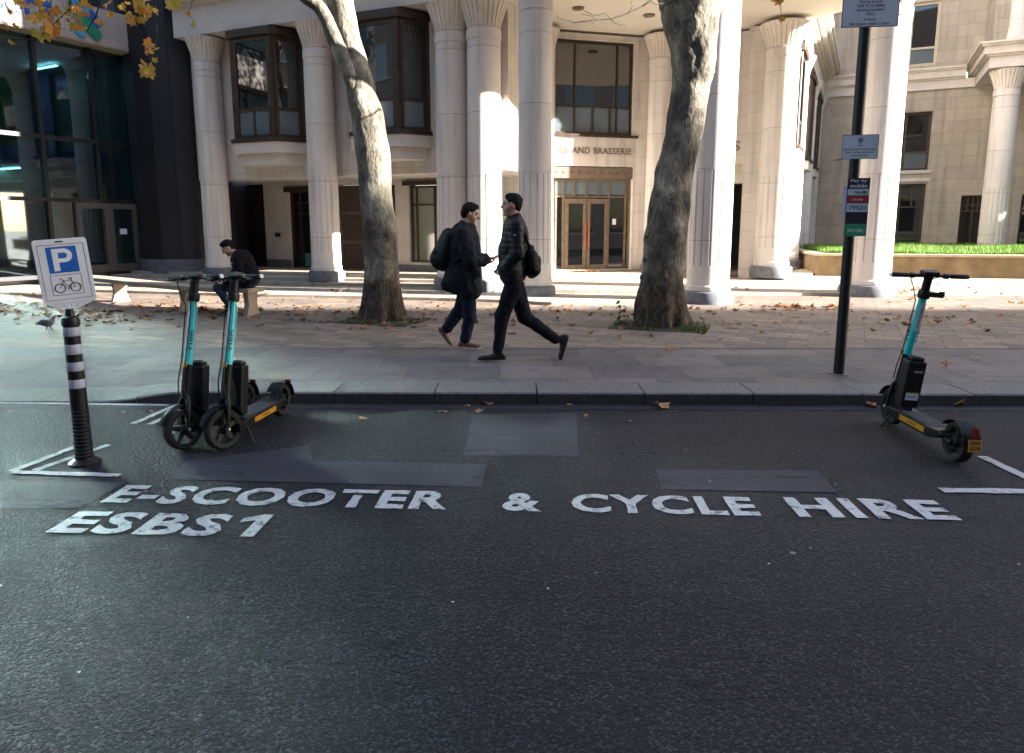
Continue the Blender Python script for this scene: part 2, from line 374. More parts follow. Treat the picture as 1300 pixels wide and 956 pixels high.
def frameM(o, u, n):
    """matrix: local x=u (unit), local z=n (outward), local y=up"""
    u = Vector(u).normalized(); n = Vector(n).normalized(); y = n.cross(u)
    return Matrix(((u.x, y.x, n.x, o[0]), (u.y, y.y, n.y, o[1]), (u.z, y.z, n.z, o[2]), (0, 0, 0, 1)))
class Fr:
    """a facade's plan frame: u along it, w outwards"""
    def __init__(s, o, U): s.o = Vector((o[0], o[1])); s.U = Vector(U).normalized(); s.W = Vector((s.U.y, -s.U.x))
    def __call__(s, u, w): p = s.o+s.U*u+s.W*w; return (p.x, p.y)
    def pt(s, u, w, z): p = s(u, w); return Vector((p[0], p[1], z))
    def M(s): return Matrix(((s.U.x, -s.W.x, 0, s.o.x), (s.U.y, -s.W.y, 0, s.o.y), (0, 0, 1, 0), (0, 0, 0, 1)))   # y inwards
def fbox(bm, F, u0, u1, w0, w1, z0, z1):
    prism(bm, [F(u0, w0), F(u1, w0), F(u1, w1), F(u0, w1)], z0, z1)

# ------------------------------------------------------------------ ground
KS = -.012                                           # the kerb runs almost square to the view
def ky(x): return 6.22+KS*x
def drop(x): 
    t = min(1, max(0, (-2.95-x)/.85)); return t*t*(3-2*t)
def pz(x, y):
    d = min(1, max(0, 1-(y-ky(x))/1.5)); return .11-.095*drop(x)*d
bm = BM()
for (x0, x1, y0, y1) in ((-150, 200, -60, 60),):
    v = [bm.verts.new(p) for p in ((-300, -200, 0), (400, -200, 0), (400, 400, 0), (-300, 400, 0))]; bm.faces.new(v)
road = obj('road', bm, ROAD, kind='structure')
def sheet(name, pts, z, m, parent):
    bm = BM(); bm.faces.new([bm.verts.new((p[0], p[1], z)) for p in pts]); return obj(name, bm, m, parent)
def gp(*px): return [G(u, v) for u, v in px]
# worn-in repair patches
sheet('asphalt_patch', gp((600, 527), (732, 525), (734, 579), (588, 579)), .004, PATCH, road)
sheet('asphalt_patch', gp((392, 566), (398, 586), (618, 590), (612, 619), (218, 609), (236, 586)), .004, PATCH, road)
sheet('asphalt_patch', gp((832, 596), (1038, 598), (1063, 626), (840, 622)), .004, PATCH, road)
sheet('asphalt_patch', gp((-260, 612), (12, 611), (160, 613), (100, 646), (-260, 644)), .004, PATCH, road)
bm = BM(); n = 60
for i in range(n):
    xa, xb = -14+28*i/n, -14+28*(i+1)/n
    v = [bm.verts.new(p) for p in ((xa, ky(xa)-.17, .004), (xb, ky(xb)-.17, .004), (xb, ky(xb)+.05, .004), (xa, ky(xa)+.05, .004))]; bm.faces.new(v)
obj('gutter_strip', bm, GUTTER, road)
# painted lines
def jit(a, b, wd, n=14, amp=.006):
    a, b = Vector(a[:2]), Vector(b[:2]); d = (b-a); L = d.length; d.normalize(); q = Vector((-d.y, d.x))
    L1 = [a+d*L*i/n+q*(wd/2+random.uniform(-amp, amp)) for i in range(n+1)]
    L2 = [a+d*L*i/n-q*(wd/2+random.uniform(-amp, amp)) for i in range(n+1)]
    return L1, L2
def stripe(p, q, wd, z=.0062):
    L1, L2 = jit(G(*p), G(*q), wd); bm = BM()
    a = [bm.verts.new((v.x, v.y, z)) for v in L1]; b = [bm.verts.new((v.x, v.y, z)) for v in L2]
    for i in range(len(a)-1): bm.faces.new((a[i], a[i+1], b[i+1], b[i]))
    return obj('painted_line', bm, PAINT, road)
stripe((-160, 509.5), (214, 515), .055)
stripe((169, 538.5), (226, 514), .055); stripe((190, 539.5), (232, 521), .055)
stripe((14, 599.5), (100, 566), .06); stripe((44, 598), (138, 565.5), .06, .0066); stripe((16, 600), (152, 604.5), .06, .0070)
stripe((1247, 580), (1420, 664), .07); stripe((1195, 623.5), (1500, 627), .075, .0070)
# painted lettering, each letter laid on the road
TY = math.atan2(-.26, 4.88)
def word(txt, xa, xb, ya, h, parts=None):
    u = Vector((math.cos(TY), math.sin(TY), 0)); yb = ya
    M = Matrix.Translation((xa, yb, .0062)) @ Matrix.Rotation(TY, 4, 'Z')
    bm = textbm(txt, M, 1.0, .036, 0, 'LEFT', 1.13, fit=(xb-xa, h))
    bmesh.ops.subdivide_edges(bm, edges=[e for e in bm.edges if e.calc_length() > .07], cuts=3)
    for v in bm.verts:
        k = noise.noise_vector(Vector((v.co.x*17, v.co.y*17, 3))); v.co.x += k.x*.007; v.co.y += k.y*.007
    obj('road_lettering', bm, PAINT, road)
word('E-SCOOTER', -2.42, -.375, 3.905, .285)
word('&', -.06, .165, 3.785, .27)
word('CYCLE', .34, 1.40, 3.765, .28)
word('HIRE', 1.60, 2.48, 3.70, .285)
word('ESBS', -2.47, -1.555, 3.495, .285)
u_ = Vector((math.cos(TY), math.sin(TY), 0)); bm = BM()
pts = [(.08, 0), (.15, 0), (.15, .285), (.095, .285), (.0, .225), (.0, .175), (.08, .205)]
bm.faces.new([bm.verts.new(Matrix.Translation((-1.50, 3.452, .0062)) @ Matrix.Rotation(TY, 4, 'Z') @ Vector((a, b, 0))) for a, b in pts]); obj('road_lettering', bm, PAINT, road)

# pavement: slabs, kerb, plaza
bm = BM(); xs = [-40, -20, -12, -8]+[-6+.25*i for i in range(17)]+[-1, 2, 6, 10, 20, 60]; rows = 8
grid = []
BYs = -.004
def by(x): return 8.57+BYs*x
for x in xs:
    grid.append([bm.verts.new((x, y, pz(x, y)+.002)) for y in [ky(x)+.42+(by(x)-ky(x)-.42)*j/rows for j in range(rows+1)]])
for a, b in zip(grid, grid[1:]):
    for j in range(rows): bm.faces.new((a[j], b[j], b[j+1], a[j+1]))
obj('pavement', bm, SLAB, kind='structure')
bm = BM()
pts = [(-120, by(-120)), (160, by(160)), (160, 90), (-120, 90)]
bm.faces.new([bm.verts.new((p[0], p[1], .112)) for p in pts])
plaza = obj('plaza_paving', bm, SETT, kind='structure')
# darker drain line between slabs and setts
bm = BM(); bm.faces.new([bm.verts.new((x, by(x)+d, .1165)) for x, d in ((-40, -.012), (60, -.012), (60, .012), (-40, .012))])
obj('paving_joint', bm, mat('dark_joint', (.05, .045, .045), .9), plaza)
bm = BM(); x = -20.0; rr = random.Random(3)
kerb_joints = [G(u, 493, .11).x for u in (429, 554, 681, 814, 948, 1081, 1217)]
edges_x = []
xx = kerb_joints[0]
while xx > -20: xx -= rr.uniform(.86, .98); edges_x.append(xx)
edges_x = edges_x[::-1]+kerb_joints
while edges_x[-1] < 40: edges_x.append(edges_x[-1]+rr.uniform(.9, 1.0))
for xa, xb in zip(edges_x, edges_x[1:]):
    g = .006; j = rr.uniform(-.003, .003); jz = rr.uniform(-.003, .003); ns = 6
    vs = []
    for i in range(ns+1):
        xq = xa+g+(xb-xa-2*g)*i/ns; y0 = ky(xq)+j
        z = pz(xq, y0)+jz+.001; z2 = pz(xq, y0+.4)+.003+jz
        vs.append([bm.verts.new(q) for q in ((xq, y0-.006, -.05), (xq, y0, z-.014), (xq, y0+.014, z), (xq, y0+.425, z2), (xq, y0+.425, -.05))])
    for a, b in zip(vs, vs[1:]):
        for k in range(4): bm.faces.new((a[k], b[k], b[k+1], a[k+1]))
    bm.faces.new(vs[0][::-1]); bm.faces.new(vs[-1])
kb = obj('kerb', bm, KERB, kind='structure')
kb.data.materials.append(mat('kerb_face_shade', (.030, .028, .032), .85, .25, 20, .3, 90))  # shade of the upright kerb face, put into a darker stone colour
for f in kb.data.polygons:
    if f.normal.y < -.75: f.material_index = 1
bm = BM(); box(bm, -40, 60, 6.3, 6.75, -.3, .0); 
for v in bm.verts: v.co.y += KS*v.co.x
for v in bm.verts:
    if v.co.z > -.1: v.co.z = -.01
obj('kerb_bed', bm, MATS['dark_joint'], kind='structure')

# stepped terraces in front of the building
def terrace(name, px, zf, z1, m):
    pts = [G(u, v, zf) for u, v in px]; poly = [(p.x, p.y) for p in pts]
    poly += [(34, 60), (-34, 60)]
    bm = BM(); prism(bm, poly, zf-.06, z1); return obj(name, bm, m, kind='structure', bevel=.008)
terrace('terrace_step', [(-500, 372), (120, 371), (300, 376.5), (480, 380), (560, 382), (640, 384.5), (700, 388), (830, 388), (885, 382), (925, 375.6), (1300, 375.6), (1900, 377)], .11, .175, TREAD)
terrace('terrace_step', [(-500, 359), (120, 359), (300, 361), (415, 363.2), (480, 364), (560, 365), (640, 366), (700, 372), (820, 373.2), (880, 366), (925, 359.8), (1300, 360), (1900, 361)], .175, .25, TREAD)
terrace('terrace_step', [(-500, 352), (120, 351.5), (300, 354.6), (480, 358), (600, 360), (700, 357.3), (830, 357.3), (870, 351), (948, 350.5), (1030, 350.5)], .25, .325, TREAD)
terrace('terrace_step', [(-500, 347), (120, 346), (300, 349), (480, 351.5), (600, 351.5), (700, 350), (830, 349.5), (945, 347.5), (1000, 344.5)], .325, .385, TREAD)

# ------------------------------------------------------------------ stone building
bld = thing('stone_building', 'pale limestone building with columned corner porch and bronze bay windows', 'building', (0, 18, .11))
BLO = Vector((0, 18, .11))
PARTS = []
def bpart(name, bm, m, parent=None, **k):
    o = obj(name, bm, m, None, **k)
    o.parent = parent or bld
    if parent is None: o.matrix_parent_inverse = Matrix.Translation(-BLO)
    return o
def column(x, y, z0, z1, r, rot=0, fl=(.75, 2.55), plinth=.27, round_pl=False, cap_h=.62):
    zc = z1-cap_h; seg = 112; nf = 16
    def rf(rr, z, an):
        if fl and fl[0] <= z-z0 <= fl[1]:
            a = ((an+rot)*nf/(2*math.pi)) % 1
            if abs(a-.5) < .13: return rr-.022*r/.38
        return rr
    pr = [(r*1.03, z0+plinth), (r*1.06, z0+plinth+.03), (r*1.06, z0+plinth+.10), (r*1.01, z0+plinth+.13)]
    e = .004
    zs = [.75-e, .75, 1.2, 1.8, 2.55, 2.55+e, 3.2, 4, 5]
    for q in zs:
        if z0+q < zc-.4: pr.append((r*(1-.07*max(0, (q-1)/6)), z0+q))
    rt = r*.94
    pr += [(rt, zc-.25), (rt, zc-.24), (rt*.985, zc-.235), (rt*.985, zc-.225), (rt*1.05, zc-.215), (rt*1.05, zc-.03), (rt*.99, zc-.02), (rt*.99, zc)]
    bm = BM(); lathe(bm, pr, seg, (x, y), rf=rf)
    c = bpart('column', bm, LIMEC, smooth=True, sharp=30)
    bm = BM(); k = 26
    def rc(rr, z, an):
        a = (an*k/(2*math.pi)) % 1
        return rr*(1-.07*(abs(a-.5) < .14)) if zc+.03 < z < z1-.06 else rr
    cp = []
    for i in range(9):
        t = i/8; cp.append((rt*(1.0+.52*t**1.35), zc+.005+(cap_h-.06)*t))
    cp += [(rt*1.5, z1-.045), (rt*1.2, z1-.04), (rt*1.2, z1-.004)]
    lathe(bm, cp, 104, (x, y), rf=rc)
    o = bpart('capital', bm, CAPM, c, smooth=True, sharp=30)
    bm = BM()
    lathe(bm, [(r*1.24, z0-.03), (r*1.26, z0+.02), (r*1.26, z0+plinth-.06), (r*1.2, z0+plinth-.01), (r*1.05, z0+plinth+.003)], 48, (x, y))
    bpart('plinth', bm, PLINTH, c, smooth=True)
    return c
ZT = 6.60; ZL = 6.40
FA = Fr((-4.66, 17.7), (.9205, -.3907)); FA.W = Vector((-.3907, -.9205))
FB = Fr((6.78, 18.45), (.445, .8955)); FB.W = Vector((.8955, -.445))
def wallgrid(bm, F, u0, u1, w0, w1, z0, z1, holes):
    us = sorted(set([u0, u1]+[min(max(h[i], u0), u1) for h in holes for i in (0, 1)])); zs = sorted(set([z0, z1]+[h[i] for h in holes for i in (2, 3)]))
    for a, b in zip(us, us[1:]):
        z = None; run = None
        for c, d in zip(zs, zs[1:]):
            cu, cz = (a+b)/2, (c+d)/2
            ins = any(h[0] < cu < h[1] and h[2] < cz < h[3] for h in holes)
            if ins:
                if run: fbox(bm, F, a, b, w0, w1, run[0], run[1]); run = None
            else: run = (run[0], d) if run else (c, d)
        if run: fbox(bm, F, a, b, w0, w1, run[0], run[1])
def window(F, u0, u1, z0, z1, w, vbars=(), hbars=(), fm=BRONZE, fw=.07, gm=GLASSD, low=None, lowm=GLASSF, name='window', sill=None, parent=None):
    """frame with bars at absolute u / z, a pane behind; low = height under which panes are frosted"""
    bm = BM(); d = .05
    fbox(bm, F, u0, u0+fw, w-d, w+d, z0, z1); fbox(bm, F, u1-fw, u1, w-d, w+d, z0, z1)
    fbox(bm, F, u0+fw, u1-fw, w-d, w+d, z0, z0+fw); fbox(bm, F, u0+fw, u1-fw, w-d, w+d, z1-fw, z1)
    for u in vbars:
        za, zb = (z0+fw, z1-fw) if not isinstance(u, tuple) else (u[1], u[2]); u = u if not isinstance(u, tuple) else u[0]
        fbox(bm, F, u-fw*.4, u+fw*.4, w-d*.8, w+d*.8, za, zb)
    for z in hbars: fbox(bm, F, u0+fw, u1-fw, w-d*.7, w+d*.7, z-fw*.35, z+fw*.35)
    f = bpart(name, bm, fm, parent)
    zl = low if low else z0
    bm = BM(); fbox(bm, F, u0+.01, u1-.01, w-.012, w-.004, zl, z1-.01); p = bpart('pane', bm, gm, f) if not parent else bpart('pane', bm, gm, parent)
    if low:
        bm = BM(); fbox(bm, F, u0+.01, u1-.01, w-.013, w-.005, z0+.01, zl-.001); bpart('frosted_pane', bm, lowm, f if not parent else parent)
    if sill:
        bm = BM(); fbox(bm, F, u0-.06, u1+.06, w-.1, w+sill, z0-.09, z0-.002); bpart('sill', bm, LIMES, f if not parent else parent, bevel=.01)
    return f
def oriel(F, uc, z0=3.78, z1=6.2, hw=.6, cw=1.03, proj=.30, back=-.3, apron=True):
    """canted bay window"""
    A, B_, C, D = F(uc-cw, back), F(uc-hw, proj), F(uc+hw, proj), F(uc+cw, back)
    root = None
    bm = BM(); prism(bm, [F(uc-cw-.08, back-.2), F(uc-cw-.08, back+.03), F(uc-hw-.08, proj+.11), F(uc+hw+.08, proj+.11), F(uc+cw+.08, back+.03), F(uc+cw+.08, back-.2)], z1-.02, z1+.17)
    root = bpart('bay_window', bm, BRONZE, bevel=.02)
    bm = BM(); prism(bm, [F(uc-cw-.1, back-.1), F(uc-cw-.1, back+.05), F(uc-hw-.09, proj+.13), F(uc+hw+.09, proj+.13), F(uc+cw+.1, back+.05), F(uc+cw+.1, back-.1)], z0-.09, z0)
    bpart('bay_sill', bm, BRONZE, root, bevel=.01)
    zl = 4.47
    bm = BM()
    for q in (B_, C): tube(bm, [(q[0], q[1], z0), (q[0], q[1], z1)], .065, 14)
    for q in (A, D): tube(bm, [(q[0], q[1], z0), (q[0], q[1], z1)], .05, 10)
    for a, b, mids in ((A, B_, 0), (B_, C, 1), (C, D, 0)):
        f = Fr(a, (b[0]-a[0], b[1]-a[1])); L = math.hypot(b[0]-a[0], b[1]-a[1])
        for (q0, q1) in ((.05, .13), (L-.13, L-.05)): fbox(bm, f, q0, q1, -.03, .03, z0, z1)
        fbox(bm, f, .13, L-.13, -.03, .03, z0, z0+.08); fbox(bm, f, .13, L-.13, -.03, .03, z1-.12, z1); fbox(bm, f, .13, L-.13, -.025, .025, zl-.04, zl+.04)
        if mids: fbox(bm, f, L/2-.025, L/2+.025, -.025, .025, z0+.08, zl-.04)
    bpart('window_frame', bm, BRONZE, root, smooth=True, sharp=30)
    b1, b2 = BM(), BM()
    for a, b in ((A, B_), (B_, C), (C, D)):
        f = Fr(a, (b[0]-a[0], b[1]-a[1])); L = math.hypot(b[0]-a[0], b[1]-a[1])
        fbox(b1, f, .06, L-.06, -.008, 0, zl, z1-.05); fbox(b2, f, .06, L-.06, -.008, 0, z0+.03, zl-.001)
    bpart('pane', b1, GLASSD, root); bpart('frosted_pane', b2, GLASSF, root)
    if apron:
        bm = BM()
        for k, (p_, za, zb, c_) in enumerate(((.12, z0-.36, z0-.092, .12), (-.04, z0-.64, z0-.362, -.02), )):
            prism(bm, [F(uc-cw-c_, back-.02), F(uc-hw-c_*.6, proj+p_-.04), F(uc+hw+c_*.6, proj+p_-.04), F(uc+cw+c_, back-.02)], za, zb)
        bpart('bay_apron', bm, LIMES, root, bevel=.012)
# left facade
column(*FA(-3.54, 0), .25, ZL, .345, .1); column(*FA(0, 0), .25, ZL, .36, .2)
column(*FA(3.62, .0), .18, ZL, .385, .0); column(*FA(4.40, .0), .18, ZL, .385, .1)
for uc in (-1.77, 1.81): oriel(FA, uc)
bm = BM(); fbox(bm, FA, -4.45, 3.3, -1.0, -.3, 2.85, ZL); fbox(bm, FA, -4.25, 3.3, -2.58, -1.0, 2.9, 3.4)
bpart('facade_wall', bm, LIME)
bm = BM()
wallgrid(bm, FA, -9.0, 3.1, -3.0, -2.6, .3, 2.95, [(-5.9, -4.25, .3, 2.9), (-3.3, -1.95, .3, 2.72), (-1.6, .42, .3, 2.8), (.85, 2.9, .62, 2.76)])
bpart('recessed_wall', bm, LIMES)
bm = BM(); fbox(bm, FA, -4.24, -3.31, -2.6, -2.57, .34, .62); bpart('wall_plinth', bm, PLINTH); bm = BM(); fbox(bm, FA, .43, 3.2, -2.6, -2.5, .34, .55); bpart('wall_plinth', bm, PLINTH)
bm = BM(); fbox(bm, FA, -5.88, -4.27, -2.75, -2.68, .36, 2.88)
for k in range(1, 3): fbox(bm, FA, -5.88+k*.54-.008, -5.88+k*.54+.008, -2.68, -2.672, .4, 2.85)
bpart('panelled_door', bm, DARKWOOD)
window(FA, -3.28, -1.97, .36, 2.66, -2.7, (-2.95, (-2.6, 2.0, 2.6), -2.3), (1.98, 2.3), name='gridded_window')
bm = BM(); fbox(bm, FA, -3.4, -1.85, -2.6, -2.5, 2.62, 2.78); bpart('window_lintel', bm, BRONZE)
bm = BM(); fbox(bm, FA, -2.85, -2.5, -2.69, -2.66, .42, .82); bpart('window_notice', bm, mat('notice_teal', (.10, .22, .22), .5))
# louvred doors
bm = BM(); fbox(bm, FA, -1.58, .40, -2.8, -2.74, .36, 2.78)
for (a, b) in ((-1.55, -.62), (-.58, .37)):
    for (za, zb) in ((.4, 2.05),):
        fbox(bm, FA, a, a+.1, -2.74, -2.69, za, zb); fbox(bm, FA, b-.1, b, -2.74, -2.69, za, zb)
        for z in (za, 1.12, zb-.1): fbox(bm, FA, a+.1, b-.1, -2.74, -2.69, z, z+.1)
dl = bpart('louvred_door', bm, LOUV)
bm = BM()
for (a, b) in ((-1.55, -.62), (-.58, .37)):
    for z in np.arange(.52, 1.10, .045).tolist()+np.arange(1.25, 1.93, .045).tolist():
        fbox(bm, FA, a+.12, b-.12, -2.735, -2.705, z, z+.022)
for z in np.arange(2.12, 2.72, .05): fbox(bm, FA, -1.5, .32, -2.735, -2.70, z, z+.025)
bpart('louvre_slats', bm, LOUV, dl)
window(FA, .87, 2.9, .62, 2.72, -2.72, (1.06, 1.62), (2.2,), gm=GLASSP, name='shop_window', fw=.06)
bm = BM(); fbox(bm, FA, .72, 2.9, -2.6, -2.48, 2.72, 2.84); bpart('window_lintel', bm, BRONZE)
bm = BM()
for z in np.arange(2.26, 2.64, .045): fbox(bm, FA, 1.66, 2.8, -2.70, -2.665, z, z+.025)
bpart('louvre_slats', bm, BRONZE)
bm = BM(); fbox(bm, FA, -3.86, -3.68, -2.6, -2.57, 1.30, 1.42); bpart('intercom', bm, BRONZE)
# entablature and cornice of the left facade
bm = BM(); fbox(bm, FA, -4.25, 4.86, -.95, .33, ZL, ZT+.50); bpart('frieze', bm, LIMES)
def cornice(F, u0, u1, name='cornice', z=ZT+.55, back=-.6, e0=0, e1=0):
    bm = BM()
    for k, (w_, a, b) in enumerate(((.42, 0, .08), (.52, .08, .16), (.68, .16, .30), (.80, .30, .42), (.86, .42, .55))):
        prism(bm, [F(u0-(w_ if e0 else 0), back), F(u0-(w_ if e0 else 0), w_), F(u1+(w_ if e1 else 0), w_), F(u1+(w_ if e1 else 0), back)], z+a, z+b)
    return bpart(name, bm, CAPM)
cornice(FA, -4.25, 4.86, z=ZT+.50)
# porch: reveal wall, brasserie front, curved inner wall
Q = [FA(4.85, -.28), (1.02, 19.17), (3.40, 19.80), (4.45, 19.85), (6.35, 19.05)]
bm = BM(); prism(bm, [FA(3.1, -.32), Q[0], Q[1], (1.2, 19.6), (0.4, 20.6), FA(3.1, -2.9)], 2.87, ZT); prism(bm, [FA(5.0, -2.62), Q[1], (1.2, 19.6), (0.4, 20.6), FA(3.1, -3.0), FA(3.1, -2.62)], .15, 2.868)
bpart('porch_wall', bm, LIME)
F1 = Fr(Q[1], (Q[2][0]-Q[1][0], Q[2][1]-Q[1][1])); L1 = math.hypot(Q[2][0]-Q[1][0], Q[2][1]-Q[1][1])
bm = BM(); wallgrid(bm, F1, -.1, L1+.05, -.5, 0, .3, ZT, [(.0, L1-.06, .3, 3.22), (.12, L1-.12, 4.06, 6.45)]); bpart('porch_wall', bm, LIME)
bm = BM(); fbox(bm, F1, 0, L1-.06, -.35, -.04, 2.9, 3.20)
bpart('door_lintel', bm, mat('brown_lintel', (.16, .115, .085), .6, .1))
bm = BM()
for k in range(10):
    bm = BM(); fbox(bm, F1, .15+k*.22, .19+k*.22, -.04, -.03, 3.03, 3.07); bpart('lintel_stud', bm, BRONZE)
window(F1, .12, L1-.12, 4.06, 6.45, -.14, (.70, (1.22, 4.06, 4.78), (1.72, 4.06, 4.78), L1-.55), (4.78,), fm=BRONZE, low=4.78, name='window', fw=.055)
bm = BM(); fbox(bm, F1, .0, L1+.02, -.1, .08, 3.98, 4.05); bpart('window_sill', bm, BRONZE)
# brasserie doors
dw = window(F1, .0, L1-.06, .385, 2.9, -.2, (.22, .44, (.74, 2.42, 2.86), (1.10, 2.42, 2.86), (1.45, 2.42, 2.86), 1.76, L1-.2), (2.42,), fm=BRONZEL, gm=GLASSD, low=None, name='shopfront', fw=.07)
bm = BM(); fbox(bm, F1, .08, L1-.1, -.195, -.190, 2.47, 2.83); bpart('transom_glass', bm, GLASSF, dw)
for a, b in ((.48, 1.09), (1.11, 1.72)):
    bm = BM(); z0, z1 = .42, 2.36
    fbox(bm, F1, a, a+.09, -.17, -.11, z0, z1); fbox(bm, F1, b-.09, b, -.17, -.11, z0, z1)
    fbox(bm, F1, a+.09, b-.09, -.17, -.11, z0, z0+.14); fbox(bm, F1, a+.09, b-.09, -.17, -.11, z1-.13, z1)
    d = bpart('glazed_door', bm, BRONZEL)
    bm = BM(); fbox(bm, F1, a+.05, b-.05, -.145, -.14, z0+.05, z1-.05); bpart('door_glass', bm, GLASSD, d)
    bm = BM(); hx = b-.045 if a < 1 else a+.045
    p0, p1 = F1.pt(hx, -.06, 1.05), F1.pt(hx, -.06, 1.75); tube(bm, [p0, p1], .016, 8); bpart('door_handle', bm, mat('copper_handle', (.32, .09, .05), .35, .1, metal=.6), d)
bm = BM(); fbox(bm, F1, 1.86, 1.96, -.12, -.10, 1.66, 1.82); bpart('wall_notice', bm, STICK)
bm = BM(); fbox(bm, F1, -.02, L1+.3, -.3, .25, .383, .44); bpart('door_step', bm, TREAD, bevel=.01)
M = frameM(F1.pt(.10, .004, 3.54), (F1.U.x, F1.U.y, 0), (F1.W.x, F1.W.y, 0))
bm = textbm('BAR AND BRASSERIE', M, 1, .012, .01, 'LEFT', 1.08, fit=(2.22, .175)); bpart('wall_lettering', bm, LETTERM)
F2 = Fr(Q[2], (Q[3][0]-Q[2][0], Q[3][1]-Q[2][1]))
bm = BM(); fbox(bm, F2, -.05, 1.12, -.5, 0, .3, ZT); bpart('porch_wall', bm, LIME)
column(3.98, 19.55, .32, ZT, .34, .15); column(.80, 18.95, .32, ZT, .30, .15)
F3 = Fr(Q[3], (Q[4][0]-Q[3][0], Q[4][1]-Q[3][1])); L3 = math.hypot(Q[4][0]-Q[3][0], Q[4][1]-Q[3][1])
bm = BM(); wallgrid(bm, F3, -.05, L3+.1, -.4, 0, .3, ZT, [(.55, L3-.22, .3, 2.75)]); bpart('porch_wall', bm, LIME)
bm = BM(); fbox(bm, F3, .55, L3-.22, -.3, -.05, 2.75, 2.88); fbox(bm, F3, L3-.75, L3-.25, -.02, .01, 3.02, 3.26)
bpart('door_lintel', bm, STONEF)
bm = BM(); fbox(bm, F3, -.6, L3+.5, -3.6, -3.4, .3, 3.2); fbox(bm, F3, -.6, -.5, -3.4, -.41, .3, 3.2); fbox(bm, F3, L3+.4, L3+.5, -3.4, -.41, .3, 3.2); fbox(bm, F3, -.6, L3+.5, -3.4, -.41, 3.2, 3.3)
bpart('passage_wall', bm, mat('passage_brown', (.09, .075, .065), .8))
bm = BM(); fbox(bm, F3, 1.15, 1.27, -2.2, -2.08, .38, 3.2); bpart('passage_post', bm, LIMES)
M = frameM(F3.pt(L3-.62, .004, 3.6), (F3.U.x, F3.U.y, 0), (F3.W.x, F3.W.y, 0))
bm = textbm("S", M @ Matrix.Translation((.10, 0, 0)), 1, .012, .01, 'LEFT', 1.08, fit=(.20, .25)); bpart('wall_lettering', bm, LETTERM)
bm = textbm("'", M @ Matrix.Translation((.03, .16, 0)), 1, .012, .01, 'LEFT', 1.08, fit=(.04, .09)); bpart('wall_lettering', bm, LETTERM)
# porch columns, soffit
column(.47, 14.87, .11, 6.66, .36, .12, round_pl=True); column(3.89, 13.95, .11, 6.66, .41, .03, plinth=.24); column(7.80, 15.42, .11, 6.66, .46, .08, plinth=.24)
ring = [FA(4.86, .33), (-.6, 15.2), (.2, 14.38), (1.3, 13.75), (2.6, 13.4), (3.9, 13.35), (5.2, 13.5), (6.5, 13.95), (7.6, 14.7), (8.3, 15.5), (8.45, 16.4), (8.2, 17.3), (7.66, 18.05)]
inner = [FB(.35, .32), FB(.35, -.3), (6.3, 20), (1, 21.5), FA(4.86, -.6)]
bm = BM(); prism(bm, ring+inner, 6.665, 7.3); bpart('porch_soffit', bm, CEIL)
bm = BM()
for (u, v) in ((734, 10), (824, 19), (770, -40), (720, 60)):
    if v > 40: continue
    d = (v-CY)/FPX; t = (6.66-EYE)/-(sP+d*cP); c = ((u-CX)/FPX*t, t*(cP-sP*d))
    b2 = BM(); lathe(b2, [(.14, 6.63), (.145, 6.665)], 24, c); o = bpart('downlight', b2, mat('downlight_grey', (.16, .15, .11), .4))
# mass over the porch
up = [(p[0]*.93+.25, p[1]*.93+1.3) for p in ring]
bm = BM(); prism(bm, up+[FB(.3, -.35), (6.3, 21), (1, 22), FA(4.6, -1.0)], 7.3, 15.5); bpart('upper_wall', bm, LIME)
# right wing
for u in (0, 3.9, 7.9): column(*FB(u, 0), .33, ZT, .36 if u else .42, .1)
for u in (11.3,): column(*FB(u, 0), .33, ZT, .36, .1)
for uc in (1.95, 5.9, 9.6): oriel(FB, uc)
bm = BM(); wallgrid(bm, FB, .0, 12.6, -.8, -.3, .25, ZT, [(1.2, 2.7, .3, 2.8), (5.1, 6.7, .3, 2.8), (8.9, 10.3, .3, 2.8)]); bpart('wing_wall', bm, LIME)
for a, b in ((1.2, 2.7), (5.1, 6.7), (8.9, 10.3)): window(FB, a, b, .4, 2.8, -.5, ((a+b)/2,), (2.2,), name='window')
bm = BM(); fbox(bm, FB, .35, 12.9, -.9, .33, ZT, ZT+.55); bpart('frieze', bm, LIMES)
cornice(FB, .35, 13.2)
bm = BM(); fbox(bm, FB, .3, 13.2, -5, -.3, 7.3, 15.5); bpart('upper_wall', bm, LIME)
# left upper wall
bm = BM(); fbox(bm, FA, -4.25, 4.6, -5, -.35, 7.75, 15.5); bpart('upper_wall', bm, LIME)
# courtyard wall at the back
FC = Fr((12.25, 28.75), (.8955, -.445)); FC.W = Vector((-.445, -.8955))
holes_g = [(1.5, 3.78, .3, 3.22), (4.95, 5.78, .3, 2.75), (6.8, 7.7, .3, 2.75)]
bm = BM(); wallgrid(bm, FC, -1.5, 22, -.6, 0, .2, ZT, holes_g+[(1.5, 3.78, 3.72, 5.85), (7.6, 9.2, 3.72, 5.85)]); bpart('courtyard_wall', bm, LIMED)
window(FC, 1.5, 3.78, .4, 3.22, -.22, (2.1, 2.95, (2.55, 2.35, 3.15), (3.35, 2.35, 3.15)), (2.35, 2.75), name='window')
window(FC, 1.5, 3.78, 3.72, 5.85, -.22, (2.1, 2.95), (4.4,), low=4.4, name='window', fw=.09)
window(FC, 7.6, 9.2, 3.72, 5.85, -.22, (8.4,), (4.4,), low=4.4, name='window', fw=.09)
bm = BM(); fbox(bm, FC, 1.4, 3.88, -.05, .06, 3.60, 3.715); fbox(bm, FC, 1.4, 3.88, -.05, .05, 3.3, 3.42); bpart('window_sill', bm, LIMES)
